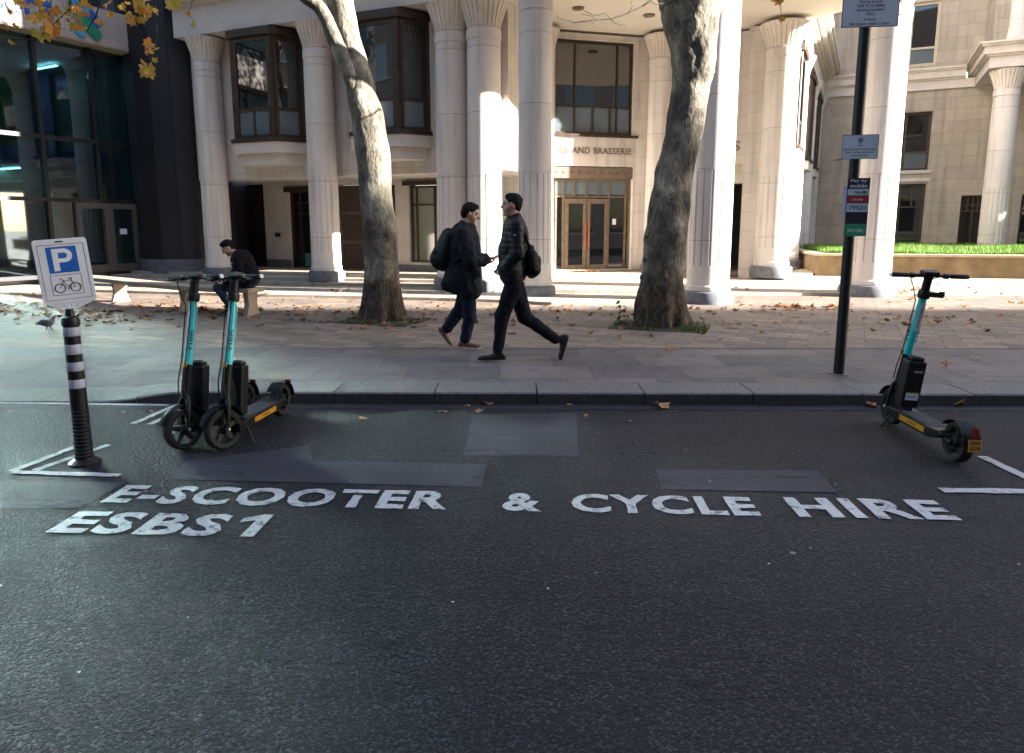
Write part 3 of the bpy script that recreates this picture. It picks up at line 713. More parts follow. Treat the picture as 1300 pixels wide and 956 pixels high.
for a, b in ((4.95, 5.78), (6.8, 7.7)):
    window(FC, a, b, .4, 2.75, -.22, ((a+b)/2, (a+.25, 2.2, 2.7), (b-.25, 2.2, 2.7)), (2.18, 2.4), name='garden_door', fw=.08)
bm = BM(); fbox(bm, FC, 6.1, 6.22, 0, .012, 1.55, 1.72); bpart('door_notice', bm, STICK)
bm = BM(); fbox(bm, FC, -1.0, 5.2, -.6, .10, ZT, ZT+.32); bpart('frieze', bm, LIMES)
def cornice2(F, u0, u1, w0, name='cornice'):
    bm = BM()
    for (w_, a, b) in ((.16, 0, .06), (.24, .06, .30), (.30, .30, .36), (.36, .36, .42)):
        prism(bm, [F(u0, -.6), F(u0, w0+w_), F(u1, w0+w_), F(u1, -.6)], ZT+.32+a, ZT+.32+b)
    return bpart(name, bm, CAPM)
cornice2(FC, -1.0, 4.7, 0)
# projecting porch on the courtyard wall
def poly_cornice(pts, z):
    bm = BM(); prism(bm, pts, z[0], z[1]); return bm
bm = BM(); fbox(bm, FC, 5.0, 20, .1, 3.4, ZT, ZT+.34); fbox(bm, FC, 5.0, 20, -.6, .1, ZT+.001, ZT+.339); bpart('frieze', bm, LIMES)
bm = BM()
for (w_, a, b) in ((.08, 0, .06), (.18, .06, .30), (.26, .30, .36), (.34, .36, .42)):
    fbox(bm, FC, 5.0-w_, 20, -.6, 3.4+w_, ZT+.34+a, ZT+.34+b)
bpart('cornice', bm, CAPM)
column(*FC(5.62, 2.9), .3, ZT, .38, .1); column(*FC(9.6, 2.9), .3, ZT, .38, .1)
bm = BM(); lathe(bm, [(.44, 7.42), (.44, 7.5), (.38, 7.6), (.34, 8.0), (.33, 12)], 48, FC(5.85, 2.7), rf=lambda r, z, a: r-.014*(abs(((a*14/(2*math.pi)) % 1)-.5) < .14) if z > 7.7 else r)
bpart('upper_column', bm, LIMEC, smooth=True, sharp=30)
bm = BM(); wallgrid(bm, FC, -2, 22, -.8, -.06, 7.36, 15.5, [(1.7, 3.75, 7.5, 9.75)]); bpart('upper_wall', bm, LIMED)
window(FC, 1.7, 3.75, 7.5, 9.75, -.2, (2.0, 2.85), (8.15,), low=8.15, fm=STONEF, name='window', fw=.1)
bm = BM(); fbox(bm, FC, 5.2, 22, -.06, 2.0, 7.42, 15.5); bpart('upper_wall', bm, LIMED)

# ------------------------------------------------------------------ lawn planter
pa, pb = G(1035, 350, .25), G(1300, 354, .25)
pd = Vector((pb.x-pa.x, pb.y-pa.y)).normalized(); FP = Fr((pa.x, pa.y), (pd.x, pd.y))
pl = thing('lawn_planter', 'long low sandstone planter filled with bright green grass at right', 'planter', (pa.x, pa.y, .25))
def ppart(name, bm, m, parent=None, **k):
    o = obj(name, bm, m, None, **k); o.parent = parent or pl; 
    if parent is None: o.matrix_parent_inverse = Matrix.Translation(-Vector((pa.x, pa.y, .25)))
    return o
SAND = mat('veined_sandstone', (.30, .205, .10), .8, .0, 2.6, .1, 50, col2=(.17, .11, .055), stain=.5)
bm = BM(); fbox(bm, FP, 0, 14, -.25, 0, .24, .80); fbox(bm, FP, 0, .25, -6.5, -.25, .24, .80); ppart('planter_wall', bm, SAND)
bm = BM(); fbox(bm, FP, -.06, 14, -.30, .06, .80, .87); fbox(bm, FP, -.06, .30, -6.5, -.30, .80, .87); ppart('coping', bm, mat('coping_stone', (.44, .36, .25), .8, .1), bevel=.012)
bm = BM(); fbox(bm, FP, .26, 14, -6.5, -.26, .26, .80); ppart('planter_soil', bm, SOIL)
bm = BM(); rr = random.Random(5)
for i in range(24000):
    u = rr.uniform(.32, 13.8); w_ = -.32-6.0*rr.random()**1.7
    hmp = .10+.10*noise.noise(Vector((u*.4, w_*.4, 0)))+min(.12, .05*(-w_))
    p = FP.pt(u, w_, .80); hgt = rr.uniform(.06, .10)+max(0, hmp)*.9; a = rr.uniform(0, 6.28); wd = .014
    dx, dy = math.cos(a)*wd, math.sin(a)*wd; lx, ly = rr.uniform(-.04, .04), rr.uniform(-.04, .04)
    bm.faces.new([bm.verts.new(q) for q in ((p.x-dx, p.y-dy, p.z), (p.x+dx, p.y+dy, p.z), (p.x+lx, p.y+ly, p.z+hgt))])
g_ = ppart('lawn_grass', bm, GRASSM); g_['kind'] = 'stuff'

# ------------------------------------------------------------------ glass building at left
gdir = Vector((-.469, -.883)); gb0 = Vector((-10.62, 19.75))
gl_ = thing('glass_building', 'dark glass office with pale stone fascia and slate cladding at left', 'building', (-10.62, 19.75, .1))
def gpart(name, bm, m, parent=None, **k):
    o = obj(name, bm, m, None, **k); o.parent = parent or gl_
    if parent is None: o.matrix_parent_inverse = Matrix.Translation(-Vector((-10.62, 19.75, .1)))
    return o
FG = Fr(gb0, (gdir.x, gdir.y)); FG.W = Vector((.883, -.469))
ends = [-.25, .75, 2.12, 3.5, 4.9, 6.3, 7.7, 9.1, 10.5, 11.9, 13.3]
bm = BM()
for e in ends: fbox(bm, FG, e-.045, e+.045, -.12, .06, .3, 6.2)
mu = gpart('mullion', bm, GBFRAME)
bm = BM()
for z in (3.8, 2.28, .36): fbox(bm, FG, -.2, 13.3, -.08, .045, z-.05, z+.05)
gpart('transom', bm, GBFRAME)
for i, (a, b) in enumerate(zip(ends, ends[1:])):
    bm = BM(); fbox(bm, FG, a+.045, b-.045, -.02, -.008, .4 if i else 2.33, 6.18); gpart('glass_panel', bm, GLASST if i < 3 or i in (7,) else GLASSR)
for i, (a, b) in enumerate(zip(ends[2:], ends[3:])):
    bm = BM(); fbox(bm, FG, a+.045, b-.045, -.02, -.008, 7.6, 13.5); gpart('glass_panel', bm, GLASSR)
bm = BM(); fbox(bm, FG, -.35, 14, -.5, .45, 6.2, 7.1); fa_ = gpart('fascia', bm, FASCIA)
bm = BM(); fbox(bm, FG, -.33, 14, -.5, .43, 6.17, 6.199); gpart('fascia_soffit', bm, mat('fascia_soffit', (.33, .28, .2), .8))
bm = BM(); fbox(bm, FG, -.2, 14, -5, -.9, 7.0, 14); fbox(bm, FG, 13.3, 14, -5, .0, 0, 14); fbox(bm, FG, 1.9, 14, -.9, -.1, 7.0, 7.6); gpart('upper_storey', bm, mat('dark_storey', (.03, .035, .04), .5))
# interior seen through the glass
bm = BM(); fbox(bm, FG, -.2, 13.3, -4.2, -4.0, .2, 6.9); fbox(bm, FG, -.6, -.3, -4.2, -.1, .2, 13.9); gpart('interior_wall', bm, mat('interior_grey', (.14, .15, .15), .8, .3, .8))
bm = BM(); fbox(bm, FG, -.2, 13.3, -4.0, -.4, .2, .3); gpart('interior_floor', bm, mat('interior_floor', (.12, .12, .11), .4))
bm = BM(); fbox(bm, FG, -.2, 13.3, -3.9, -.9, 3.25, 3.62); gpart('interior_gallery', bm, mat('gallery_blue', (.012, .10, .30), .5))
bm = BM(); fbox(bm, FG, .9, 2.4, -3.9, -3.6, 3.62, 6.2); gpart('interior_panel', bm, mat('panel_green', (.03, .12, .02), .6))
bm = BM(); fbox(bm, FG, -.1, .35, -3.5, -3.3, 3.62, 6.2); gpart('interior_panel', bm, mat('panel_blue', (.01, .14, .45), .5))
bm = BM(); fbox(bm, FG, -.1, 3, -3.9, -3.7, 2.3, 3.3); gpart('interior_panel', bm, mat('panel_stone', (.42, .42, .30), .6, .2))
bm = BM(); fbox(bm, FG, 2.4, 3.4, -2.6, -2.2, .3, 3.3); gpart('interior_pillar', bm, mat('pillar_grey', (.25, .27, .26), .7))
lm = bpy.data.materials.new('interior_lamp'); lm.use_nodes = True; lm.node_tree.nodes['Principled BSDF'].inputs['Emission Color'].default_value = (1, .95, .85, 1); lm.node_tree.nodes['Principled BSDF'].inputs['Emission Strength'].default_value = 1.6
for (a, w_, z) in ((.6, -1.6, 5.9), (2.2, -1.6, 5.9), (1.2, -2.8, 3.2), (2.8, -1.4, 3.2), (4.2, -2.0, 5.9)):
    bm = BM(); fbox(bm, FG, a, a+.07, w_-1.2, w_, z, z+.03); gpart('ceiling_lamp', bm, lm)
bm = BM(); fbox(bm, FG, -.2, 13.3, -4.0, -.3, 6.0, 6.1); gpart('interior_ceiling', bm, mat('interior_ceiling', (.4, .42, .42), .8))
# entrance doors
bm = BM()
for (a, b) in ((-.2, .62), (.62, 1.48)):
    fbox(bm, FG, a, a+.12, -.03, .08, .4, 2.22); fbox(bm, FG, b-.12, b, -.03, .08, .4, 2.22)
    fbox(bm, FG, a+.12, b-.12, -.03, .08, 2.08, 2.22); fbox(bm, FG, a+.12, b-.12, -.03, .08, .4, .6)
gd = gpart('entrance_door', bm, GDOOR)
bm = BM(); fbox(bm, FG, -.15, 1.44, 0, .008, .45, 2.2); gpart('door_glass', bm, GLASST, gd)
bm = BM(); fbox(bm, FG, .12, .32, .02, .03, 1.40, 1.55); gpart('door_notice', bm, STICK, gd)
# fascia lettering and emblem
def fgtext(txt, u_left, z, wd, h, m, name='fascia_lettering'):
    M = frameM(FG.pt(u_left, .46, z), (-FG.U.x, -FG.U.y, 0), (FG.W.x, FG.W.y, 0))
    bm = textbm(txt, M, 1, .02, .03, 'LEFT', 1.1, fit=(wd, h)); return gpart(name, bm, m, fa_)
fgtext('uture', 3.55, 6.50, 1.75, .52, LOGOB)
def capsule_bm(u, z, ang, L, r, th, w_):
    bm = BM(); pts = []
    for k in range(13): a = math.pi/2+math.pi*k/12; pts.append((-L/2+r*math.cos(a), r*math.sin(a)))
    for k in range(13): a = -math.pi/2+math.pi*k/12; pts.append((L/2+r*math.cos(a), r*math.sin(a)))
    M = frameM(FG.pt(u, w_, z), (-FG.U.x, -FG.U.y, 0), (FG.W.x, FG.W.y, 0)) @ Matrix.Rotation(ang, 4, 'Z')
    lo = [bm.verts.new(M @ Vector((p[0], p[1], 0))) for p in pts]; hi = [bm.verts.new(M @ Vector((p[0], p[1], th))) for p in pts]
    bm.faces.new(lo[::-1]); bm.faces.new(hi)
    for i in range(len(pts)): j = (i+1) % len(pts); bm.faces.new((lo[i], lo[j], hi[j], hi[i]))
    return bm
gpart('emblem_blade', capsule_bm(.98, 6.92, R(-42), .55, .16, .03, .46), LOGOB, fa_)
gpart('emblem_blade', capsule_bm(1.02, 6.62, R(-42), .62, .13, .03, .495), LOGOG, fa_)
gpart('emblem_blade', capsule_bm(1.22, 6.42, R(-42), .10, .12, .03, .46), LOGOC, fa_)
gpart('emblem_blade', capsule_bm(1.2, 7.02, R(-42), .3, .12, .03, .53), LOGOC, fa_)
# slate-clad rounded corner
sp = [(-10.45, 19.95)]; 
cpts = [(-10.45, 19.85), (-10.1, 19.55), (-9.6, 19.40), (-9.05, 19.38), (-8.65, 19.6), (-8.3, 20.1), (-8.1, 20.8), (-8.05, 21.6)]
bm = BM(); prism(bm, cpts+[(-8.3, 24), (-13, 24), (-11.2, 20.6)], .2, 14); sl_ = gpart('slate_cladding', bm, SLATE)
bm = BM()
for i in (2, 3, 5): 
    p = cpts[i]; box(bm, p[0]-.012, p[0]+.012, p[1]-.012, p[1]+.012, .2, 14)
def off(p, k): 
    c = Vector((-9.6, 21.0)); v = (Vector(p)-c).normalized()*k; return (p[0]+v.x, p[1]+v.y)
for z in (4.05,):
    prism(bm, [off(p, .006) for p in cpts]+[(-8.3, 23), (-11, 20.8)], z-.012, z+.012)
gpart('cladding_joint', bm, SLATEJ, sl_)
bm = BM(); prism(bm, [off(p, .03) for p in cpts]+[(-8.3, 23), (-11, 20.8)], .3, .72); gpart('cladding_plinth', bm, PLINTH, sl_)

# ------------------------------------------------------------------ office block across the street, behind the camera (its roof shades the road)
ob = thing('office_block', 'tall brick and stone office block across the street behind the viewer', 'building', (30, -7, 0))
def opart(name, bm, m, parent=None):
    o = obj(name, bm, m, None); o.parent = parent or ob
    if parent is None: o.matrix_parent_inverse = Matrix.Translation(-Vector((30, -7, 0)))
    return o
HB = .11 + (12.85+7)/(-math.cos(SUN_AZ))*math.tan(SUN_EL)
bm = BM(); box(bm, -45, 36, -24, -7, 0, 19); box(bm, 36.01, 190, -30, -7, 0, HB)
opart('wall', bm, blockmat('office_brick', (.28, .20, .16), (.24, .17, .14), (.3, .28, .25), .9, .3, .02, rough=.85))
bm = BM(); bm2 = BM()
for i in range(26):
    for k in range(6):
        x = -44+i*4.2; z = 1.2+k*4.0
        if z+2.6 < 19 and x < 64: box(bm, x, x+2.6, -7.0, -6.96, z, z+2.6); box(bm2, x-.1, x+2.7, -6.96, -6.85, z-.15, z-.02)
opart('window_glass', bm, GLASSD); opart('window_sills', bm2, LIMES)

# ------------------------------------------------------------------ plane trees
def leaf_pts(s, rng, curl=.25, lobes=5):
    """a plane-tree leaf: five pointed lobes, slightly curled, as a fan"""
    pts = []; n = lobes*2
    for i in range(n+1):
        a = -2.3+4.6*i/n
        r = s*(1.0-.22*abs(a)/2.3) if i % 2 == 1 else s*.66
        pts.append((math.sin(a)*r*.9, math.cos(a)*r))
    c1, c2 = rng.uniform(.3, 1)*curl/s*rng.choice((-1, 1, 1)), rng.uniform(-curl, curl)/s
    return [(x, y, c1*x*x+c2*y*y+rng.uniform(-.04, .04)*s) for x, y in pts]
def add_leaf(bm, M, s, rng, curl=.25, simple=False):
    if simple:
        q = [(-.5*s, 0, 0), (0, -.5*s, .05*s), (.5*s, .1*s, 0), (.15*s, .6*s, .1*s), (-.25*s, .5*s, -.05*s)]
        bm.faces.new([bm.verts.new(M @ Vector(p)) for p in q]); return
    pts = leaf_pts(s, rng, curl); c = bm.verts.new(M @ Vector((0, -.25*s, 0))); vs = [bm.verts.new(M @ Vector(p)) for p in pts]
    for a, b in zip(vs, vs[1:]): bm.faces.new((c, a, b))
def rndM(p, rng, tilt=3.2, flat=False):
    E = Matrix.Rotation(rng.uniform(0, 6.28), 4, 'Z')
    if flat: E = E @ Matrix.Rotation(rng.gauss(0, .22), 4, 'X') @ Matrix.Rotation(rng.gauss(0, .22), 4, 'Y')
    else: E = E @ Matrix.Rotation(rng.uniform(0, tilt), 4, 'X') @ Matrix.Rotation(rng.uniform(0, 6.28), 4, 'Z')
    return Matrix.Translation(p) @ E
def organic_tube(bm, pts, rads, seg=36, amp=.03, fr=2.2, flare=None, sub=5):
    P_, R_ = [], []
    for i in range(len(pts)-1):
        for k in range(sub):
            t = k/sub; p0 = Vector(pts[max(i-1, 0)]); p1 = Vector(pts[i]); p2 = Vector(pts[i+1]); p3 = Vector(pts[min(i+2, len(pts)-1)])
            P_.append(.5*((2*p1)+(p2-p0)*t+(2*p0-5*p1+4*p2-p3)*t*t+(3*p1-p0-3*p2+p3)*t**3)); R_.append(rads[i]*(1-t)+rads[i+1]*t)
    P_.append(Vector(pts[-1])); R_.append(rads[-1])
    rings = []; pa = None
    for i, p in enumerate(P_):
        t = (P_[min(i+1, len(P_)-1)]-P_[max(i-1, 0)]).normalized()
        a = Vector((1, 0, 0)) if pa is None else pa
        a = (a-t*a.dot(t)).normalized(); pa = a; b = t.cross(a); ring = []
        for k in range(seg):
            an = 2*math.pi*k/seg; d = a*math.cos(an)+b*math.sin(an); r = R_[i]
            q = p+d*r
            nn = noise.fractal(Vector((q.x*fr, q.y*fr, q.z*fr*.6)), 1.0, 2.0, 3)
            r += amp*nn
            if flare and p.z-P_[0].z < flare[1]:
                h = 1-(p.z-P_[0].z)/flare[1]
                r += flare[0]*h*h*(.55+.45*math.cos(an*5+1.3)+.35*math.cos(an*3+.4)+.3*math.cos(an*9))
            ring.append(bm.verts.new(p+d*r))
        rings.append(ring)
    for r0, r1 in zip(rings, rings[1:]):
        for k in range(seg): bm.faces.new((r0[k], r0[(k+1) % seg], r1[(k+1) % seg], r1[k]))
    bm.faces.new(rings[0][::-1]); bm.faces.new(rings[-1])
def barkmat():
    m = bpy.data.materials.new('plane_tree_bark'); m.use_nodes = True; n = m.node_tree; L = n.links
    b = n.nodes['Principled BSDF']; b.inputs['Roughness'].default_value = .9; b.inputs['Specular IOR Level'].default_value = .2
    tc = n.nodes.new('ShaderNodeTexCoord')
    nz = n.nodes.new('ShaderNodeTexNoise'); nz.inputs['Scale'].default_value = 2.4; nz.inputs['Detail'].default_value = 5; nz.inputs['Roughness'].default_value = .5; nz.inputs['Distortion'].default_value = .3
    L.new(tc.outputs['Object'], nz.inputs['Vector'])
    rp = n.nodes.new('ShaderNodeValToRGB'); e = rp.color_ramp.elements
    e[0].position = .33; e[0].color = (.075, .066, .055, 1); e[1].position = .47; e[1].color = (.135, .118, .092, 1)
    for p, c in ((.56, (.19, .168, .13, 1)), (.64, (.26, .235, .18, 1)), (.74, (.36, .33, .26, 1))): x = e.new(p); x.color = c
    L.new(nz.outputs['Fac'], rp.inputs[0])
    n4 = n.nodes.new('ShaderNodeTexNoise'); n4.inputs['Scale'].default_value = 14; n4.inputs['Detail'].default_value = 8
    mp = n.nodes.new('ShaderNodeMapping'); mp.inputs['Scale'].default_value = (1.4, 1.4, .8); L.new(tc.outputs['Object'], mp.inputs[0]); L.new(mp.outputs[0], n4.inputs['Vector'])
    mr = n.nodes.new('ShaderNodeMapRange'); mr.inputs[1].default_value = .3; mr.inputs[2].default_value = .7; mr.inputs[3].default_value = .78; mr.inputs[4].default_value = 1.12
    L.new(n4.outputs['Fac'], mr.inputs[0]); mu = n.nodes.new('ShaderNodeVectorMath'); mu.operation = 'SCALE'
    L.new(rp.outputs[0], mu.inputs[0]); L.new(mr.outputs[0], mu.inputs['Scale'])
    vo = n.nodes.new('ShaderNodeTexVoronoi'); vo.inputs['Scale'].default_value = 8; vo.feature = 'F1'
    mq = n.nodes.new('ShaderNodeMapping'); mq.inputs['Scale'].default_value = (1.3, 1.3, .6); va_ = n.nodes.new('ShaderNodeVectorMath'); va_.operation = 'MULTIPLY_ADD'; va_.inputs[1].default_value = (.25, .25, .25)
    L.new(n4.outputs['Color'], va_.inputs[0]); L.new(tc.outputs['Object'], va_.inputs[2]); L.new(va_.outputs[0], mq.inputs[0]); L.new(mq.outputs[0], vo.inputs['Vector'])
    sv = n.nodes.new('ShaderNodeSeparateColor'); L.new(vo.outputs['Color'], sv.inputs[0])
    ms_ = n.nodes.new('ShaderNodeMapRange'); ms_.inputs[3].default_value = .62; ms_.inputs[4].default_value = 1.38; L.new(sv.outputs[0], ms_.inputs[0])
    m9 = n.nodes.new('ShaderNodeVectorMath'); m9.operation = 'SCALE'; L.new(mu.outputs[0], m9.inputs[0]); L.new(ms_.outputs[0], m9.inputs['Scale'])
    # old rough bark near the foot
    sz = n.nodes.new('ShaderNodeSeparateXYZ'); L.new(tc.outputs['Object'], sz.inputs[0])
    ft = n.nodes.new('ShaderNodeMath'); ft.operation = 'MULTIPLY_ADD'; ft.inputs[1].default_value = .9; L.new(nz.outputs['Fac'], ft.inputs[0]); L.new(sz.outputs[2], ft.inputs[2])
    fr_ = n.nodes.new('ShaderNodeMapRange'); fr_.inputs[1].default_value = 1.15; fr_.inputs[2].default_value = 1.5; fr_.inputs[3].default_value = .75; fr_.inputs[4].default_value = 0; L.new(ft.outputs[0], fr_.inputs[0])
    fm_ = n.nodes.new('ShaderNodeMix'); fm_.data_type = 'RGBA'; L.new(fr_.outputs[0], fm_.inputs[0]); L.new(m9.outputs[0], fm_.inputs[6])
    fc_ = n.nodes.new('ShaderNodeValToRGB'); fc_.color_ramp.elements[0].color = (.022, .016, .013, 1); fc_.color_ramp.elements[1].color = (.11, .07, .045, 1); fc_.color_ramp.elements[0].position = .4; fc_.color_ramp.elements[1].position = .65
    L.new(n4.outputs['Fac'], fc_.inputs[0]); L.new(fc_.outputs[0], fm_.inputs[7]); L.new(fm_.outputs[2], b.inputs['Base Color'])
    bp = n.nodes.new('ShaderNodeBump'); bp.inputs['Strength'].default_value = .9; bp.inputs['Distance'].default_value = .03
    ad = n.nodes.new('ShaderNodeMath'); ad.operation = 'ADD'; L.new(nz.outputs['Fac'], ad.inputs[0]); L.new(n4.outputs['Fac'], ad.inputs[1])
    L.new(ad.outputs[0], bp.inputs['Height']); L.new(bp.outputs[0], b.inputs['Normal']); return m
BARK = barkmat()
def edges(rows, Y):
    """trunk outline rows (v, x_left, x_right) in the photo -> centre line and radii at distance Y"""
    pts, rads = [], []
    for v, a, b in rows:
        p = P((a+b)/2, v, Y); pa_, pb_ = P(a, v, Y), P(b, v, Y); pts.append(p); rads.append((pb_.x-pa_.x)/2*.985)
    return pts, rads
def grow(bm, lf, p, d, L, r, depth, rng, tips):
    n = 4; pts = [p]; dd = d.normalized()
    for i in range(n):
        dd = (dd+Vector((rng.uniform(-.28, .28), rng.uniform(-.28, .28), rng.uniform(-.1, .26)))).normalized()
        pts.append(pts[-1]+dd*L/n)
    tube(bm, pts, [r*(1-.5*i/n) for i in range(n+1)], 7 if r > .03 else 4, cap=False)
    if depth == 0: tips.extend(pts[1:]); return
    for k in range(rng.choice((2, 3))):
        i = rng.randint(2, n); nd = (dd+Vector((rng.uniform(-.9, .9), rng.uniform(-.9, .9), rng.uniform(-.3, .7)))).normalized()
        grow(bm, lf, pts[i], nd, L*rng.uniform(.55, .8), r*.5, depth-1, rng, tips)
def tree(name, label, Y, rows, extra, limbs, nleaf, seed, flare, zcut=None, group='plane trees', rough=.022, burrs=()):
    rng = random.Random(seed)
    pts, rads = edges(rows, Y); base = pts[0]
    T = thing(name, label, 'tree', (base.x, base.y, .11), 0, None); T['group'] = group
    def tp(nm, bm, m, **k):
        o = obj(nm, bm, m, None, **k); o.parent = T; o.matrix_parent_inverse = Matrix.Translation(-Vector((base.x, base.y, .11))); return o
    pts2 = [Vector((pts[0].x, pts[0].y, .02))]+pts[1:]+extra[0]; rads2 = rads+extra[1]
    bm = BM(); organic_tube(bm, pts2, rads2, 72, rough, 3.4, flare, sub=9)
    for lp, lr in limbs: organic_tube(bm, lp, lr, 24, .015, 3.5)
    tips = []
    for lp, lr in limbs+[(pts2, rads2)]:
        for i in range(3): 
            grow(bm, None, Vector(lp[-1]), (Vector(lp[-1])-Vector(lp[-2])).normalized()+Vector((rng.uniform(-.6, .6), rng.uniform(-.6, .6), .2)), 2.6, lr[-1]*.6, 3, rng, tips)
    for (u, v, r) in burrs:
        b0_ = len(bm.verts); bmesh.ops.create_icosphere(bm, subdivisions=3, radius=r, matrix=Matrix.Translation(P(u, v, Y-.10))); bm.verts.ensure_lookup_table()
        for v_ in bm.verts[b0_:]: v_.co += noise.noise_vector(v_.co*16)*r*.6
    tp('trunk', bm, BARK, smooth='all')
    bm = BM()
    for i in range(nleaf):
        p = rng.choice(tips)+Vector((rng.gauss(0, .28), rng.gauss(0, .28), rng.gauss(0, .28)))
        if zcut and p.z < zcut: continue
        add_leaf(bm, rndM(p, rng), rng.uniform(.10, .17), rng, simple=True)
    tp('crown', bm, LEAFA)
    return T
Y1 = 11.3
t1 = tree('plane_tree', 'mottled plane tree leaning left in front of the dark louvred doors', Y1,
     [(408, 462, 508), (390, 463, 508), (350, 463, 507), (300, 461, 505), (250, 457, 499), (200, 453, 495), (150, 446, 488), (125, 440, 480), (100, 438, 474), (50, 427, 458), (0, 415, 447)],
     ([P(421, -50, Y1), P(412, -110, Y1+.2), P(430, -200, Y1+.3)], [.24, .22, .17]),
     [([P(462, 150, Y1-.05), P(445, 95, Y1-.12), P(425, 50, Y1-.14), P(408, 12, Y1-.15), P(385, -6, Y1-.2), P(340, -50, Y1-.4)], [.09, .13, .12, .10, .09, .07]),
      ([P(425, -60, Y1), P(470, -130, Y1+.5), P(520, -230, Y1+1)], [.15, .13, .09])], 2600, 11, (.14, .95), 6.5)
Y2 = 10.6
t2 = tree('plane_tree', 'stout grey plane tree with flared dark base in front of the porch', Y2,
     [(418, 812, 862), (395, 809, 864), (380, 808, 866), (350, 813, 868), (300, 818, 872), (250, 827, 877), (200, 837, 883), (150, 848, 896), (110, 855, 902), (80, 854, 909), (50, 849, 911), (20, 842, 914), (0, 838, 917)],
     ([P(868, -30, Y2), P(840, -90, Y2+.1), P(800, -190, Y2+.2)], [.42, .24, .17]),
     [([P(880, 40, Y2), P(898, -20, Y2+.05), P(930, -80, Y2+.2), P(990, -190, Y2+.6)], [.22, .26, .2, .13]),
      ([P(866, -10, Y2), P(880, -120, Y2-.8), P(880, -260, Y2-1.6)], [.2, .18, .12])], 2600, 23, (.18, 1.0), 6.3, rough=.042, burrs=((817, 352, .05), (822, 300, .05), (818, 330, .035), (897, 92, .10), (896, 75, .10), (884, 112, .07), (868, 60, .06), (882, 30, .09), (888, 55, .1), (878, 90, .08), (872, 120, .06), (890, 130, .06), (878, 10, .1), (882, 150, .05), (868, 175, .04), (893, 40, .09), (850, 385, .05), (830, 395, .05)))
# thin bare twig arching in front of the soffit
bm = BM(); Yt = 10.2
tw = [P(848, -6, Yt), P(830, -2, Yt), P(815, 8, Yt-.1), P(797, 17, Yt-.2), P(775, 24, Yt-.2), P(750, 26, Yt-.3), P(728, 29, Yt-.3)]
tube(bm, tw, [.016, .015, .013, .011, .009, .008, .005], 6)
for i, pts in enumerate((((797, 17), (803, 8), (800, 2)), ((775, 24), (768, 17), (755, 20), (742, 14)), ((775, 24), (782, 30), (795, 33)), ((750, 26), (753, 30)), ((760, 26), (750, 20), (738, 18)), ((728, 29), (722, 26), (710, 24), (706, 20)), ((815, 8), (826, 2), (832, 6), (842, 4)))):
    tube(bm, [P(u, v, Yt-.2) for u, v in pts], [.007]+[.004]*(len(pts)-1), 4)
o = obj('bare_twig', bm, TWIG, None, smooth='all'); o.parent = t2; o.matrix_parent_inverse = Matrix.Translation(-t2.location)

# the near tree whose twigs hang in at the top: trunk stands outside the frame on the left
T3 = thing('plane_tree', 'plane tree whose golden leafy twigs hang into the picture at top left', 'tree', (-9.2, 8.0, .11)); T3['group'] = 'plane trees'
def t3p(nm, bm, m, **k):
    o = obj(nm, bm, m, None, **k); o.parent = T3; o.matrix_parent_inverse = Matrix.Translation(-Vector((-9.2, 8.0, .11))); return o
bm = BM(); rng3 = random.Random(9)
organic_tube(bm, [(-9.2, 8.0, .02), (-9.2, 8.0, 2), (-9.1, 7.9, 4.5), (-8.8, 7.8, 6.5), (-8.3, 7.5, 8.5)], [.3, .26, .24, .2, .15], 32, .02, 3, (.1, .9))
organic_tube(bm, [(-9.0, 7.9, 5.0), (-8.0, 7.3, 6.0), (-6.4, 6.9, 6.4), (-4.6, 6.7, 6.3), (-2.6, 6.8, 6.4), (0.2, 7.0, 6.3), (2.6, 7.0, 6.0)], [.14, .11, .08, .06, .045, .03, .015], 14, .008, 5)
tips = []
grow(bm, None, Vector((-8.3, 7.5, 8.5)), Vector((.3, .2, 1)), 3, .1, 3, rng3, tips)
t3p('trunk', bm, BARK, smooth='all')
bm = BM(); lf = BM()
def twig(px, Y, r=.006, leaves=()):
    b_ = BM(); tube(b_, [P(u, v, Y+.05*i) for i, (u, v) in enumerate(px)], [r*1.5]+[r]*(len(px)-2)+[r*.6], 5); t3p('twig', b_, TWIG, smooth='all')
def leafat(u, v, Y, s, k=1, spread=6):
    for i in range(k):
        p = P(u+rng3.uniform(-spread, spread), v+rng3.uniform(-spread, spread), Y+rng3.uniform(-.12, .12))
        M = Matrix.Translation(p) @ Matrix.Rotation(rng3.uniform(-.9, .9), 4, 'Z') @ Matrix.Rotation(R(90)+rng3.uniform(-.9, .9), 4, 'X') @ Matrix.Rotation(math.pi+rng3.uniform(-1.1, 1.1), 4, 'Z')
        add_leaf(lf, M, s, rng3, .6)
Yn = 6.0
twig([(150, -60), (132, -12), (122, 20), (110, 40)], Yn); twig([(100, -50), (92, -8), (86, 14), (62, 36), (45, 50), (20, 50), (-20, 52)], Yn)
twig([(205, -60), (198, -8), (196, 14), (199, 30)], Yn); twig([(199, 30), (199, 52), (194, 66), (190, 82)], Yn, .004); twig([(60, -50), (66, -4), (62, 22), (58, 36)], Yn, .004)
twig([(262, -50), (247, -10), (240, 16), (246, 28)], Yn+2, .004); twig([(982, -60), (988, -10), (991, 8), (992, 22)], 6.8, .004)
twig([(226, -50), (224, -4)], Yn+1, .004); twig([(198, 8), (182, 14), (168, 10)], Yn, .004); twig([(86, 14), (98, 4), (108, -8)], Yn, .004)
leafat(54, 42, Yn, .085, 3, 5); leafat(64, 40, Yn, .08, 3, 6); leafat(42, 22, Yn, .08, 1, 2); leafat(28, 8, Yn, .055, 3, 8); leafat(56, 22, Yn, .055, 3, 6)
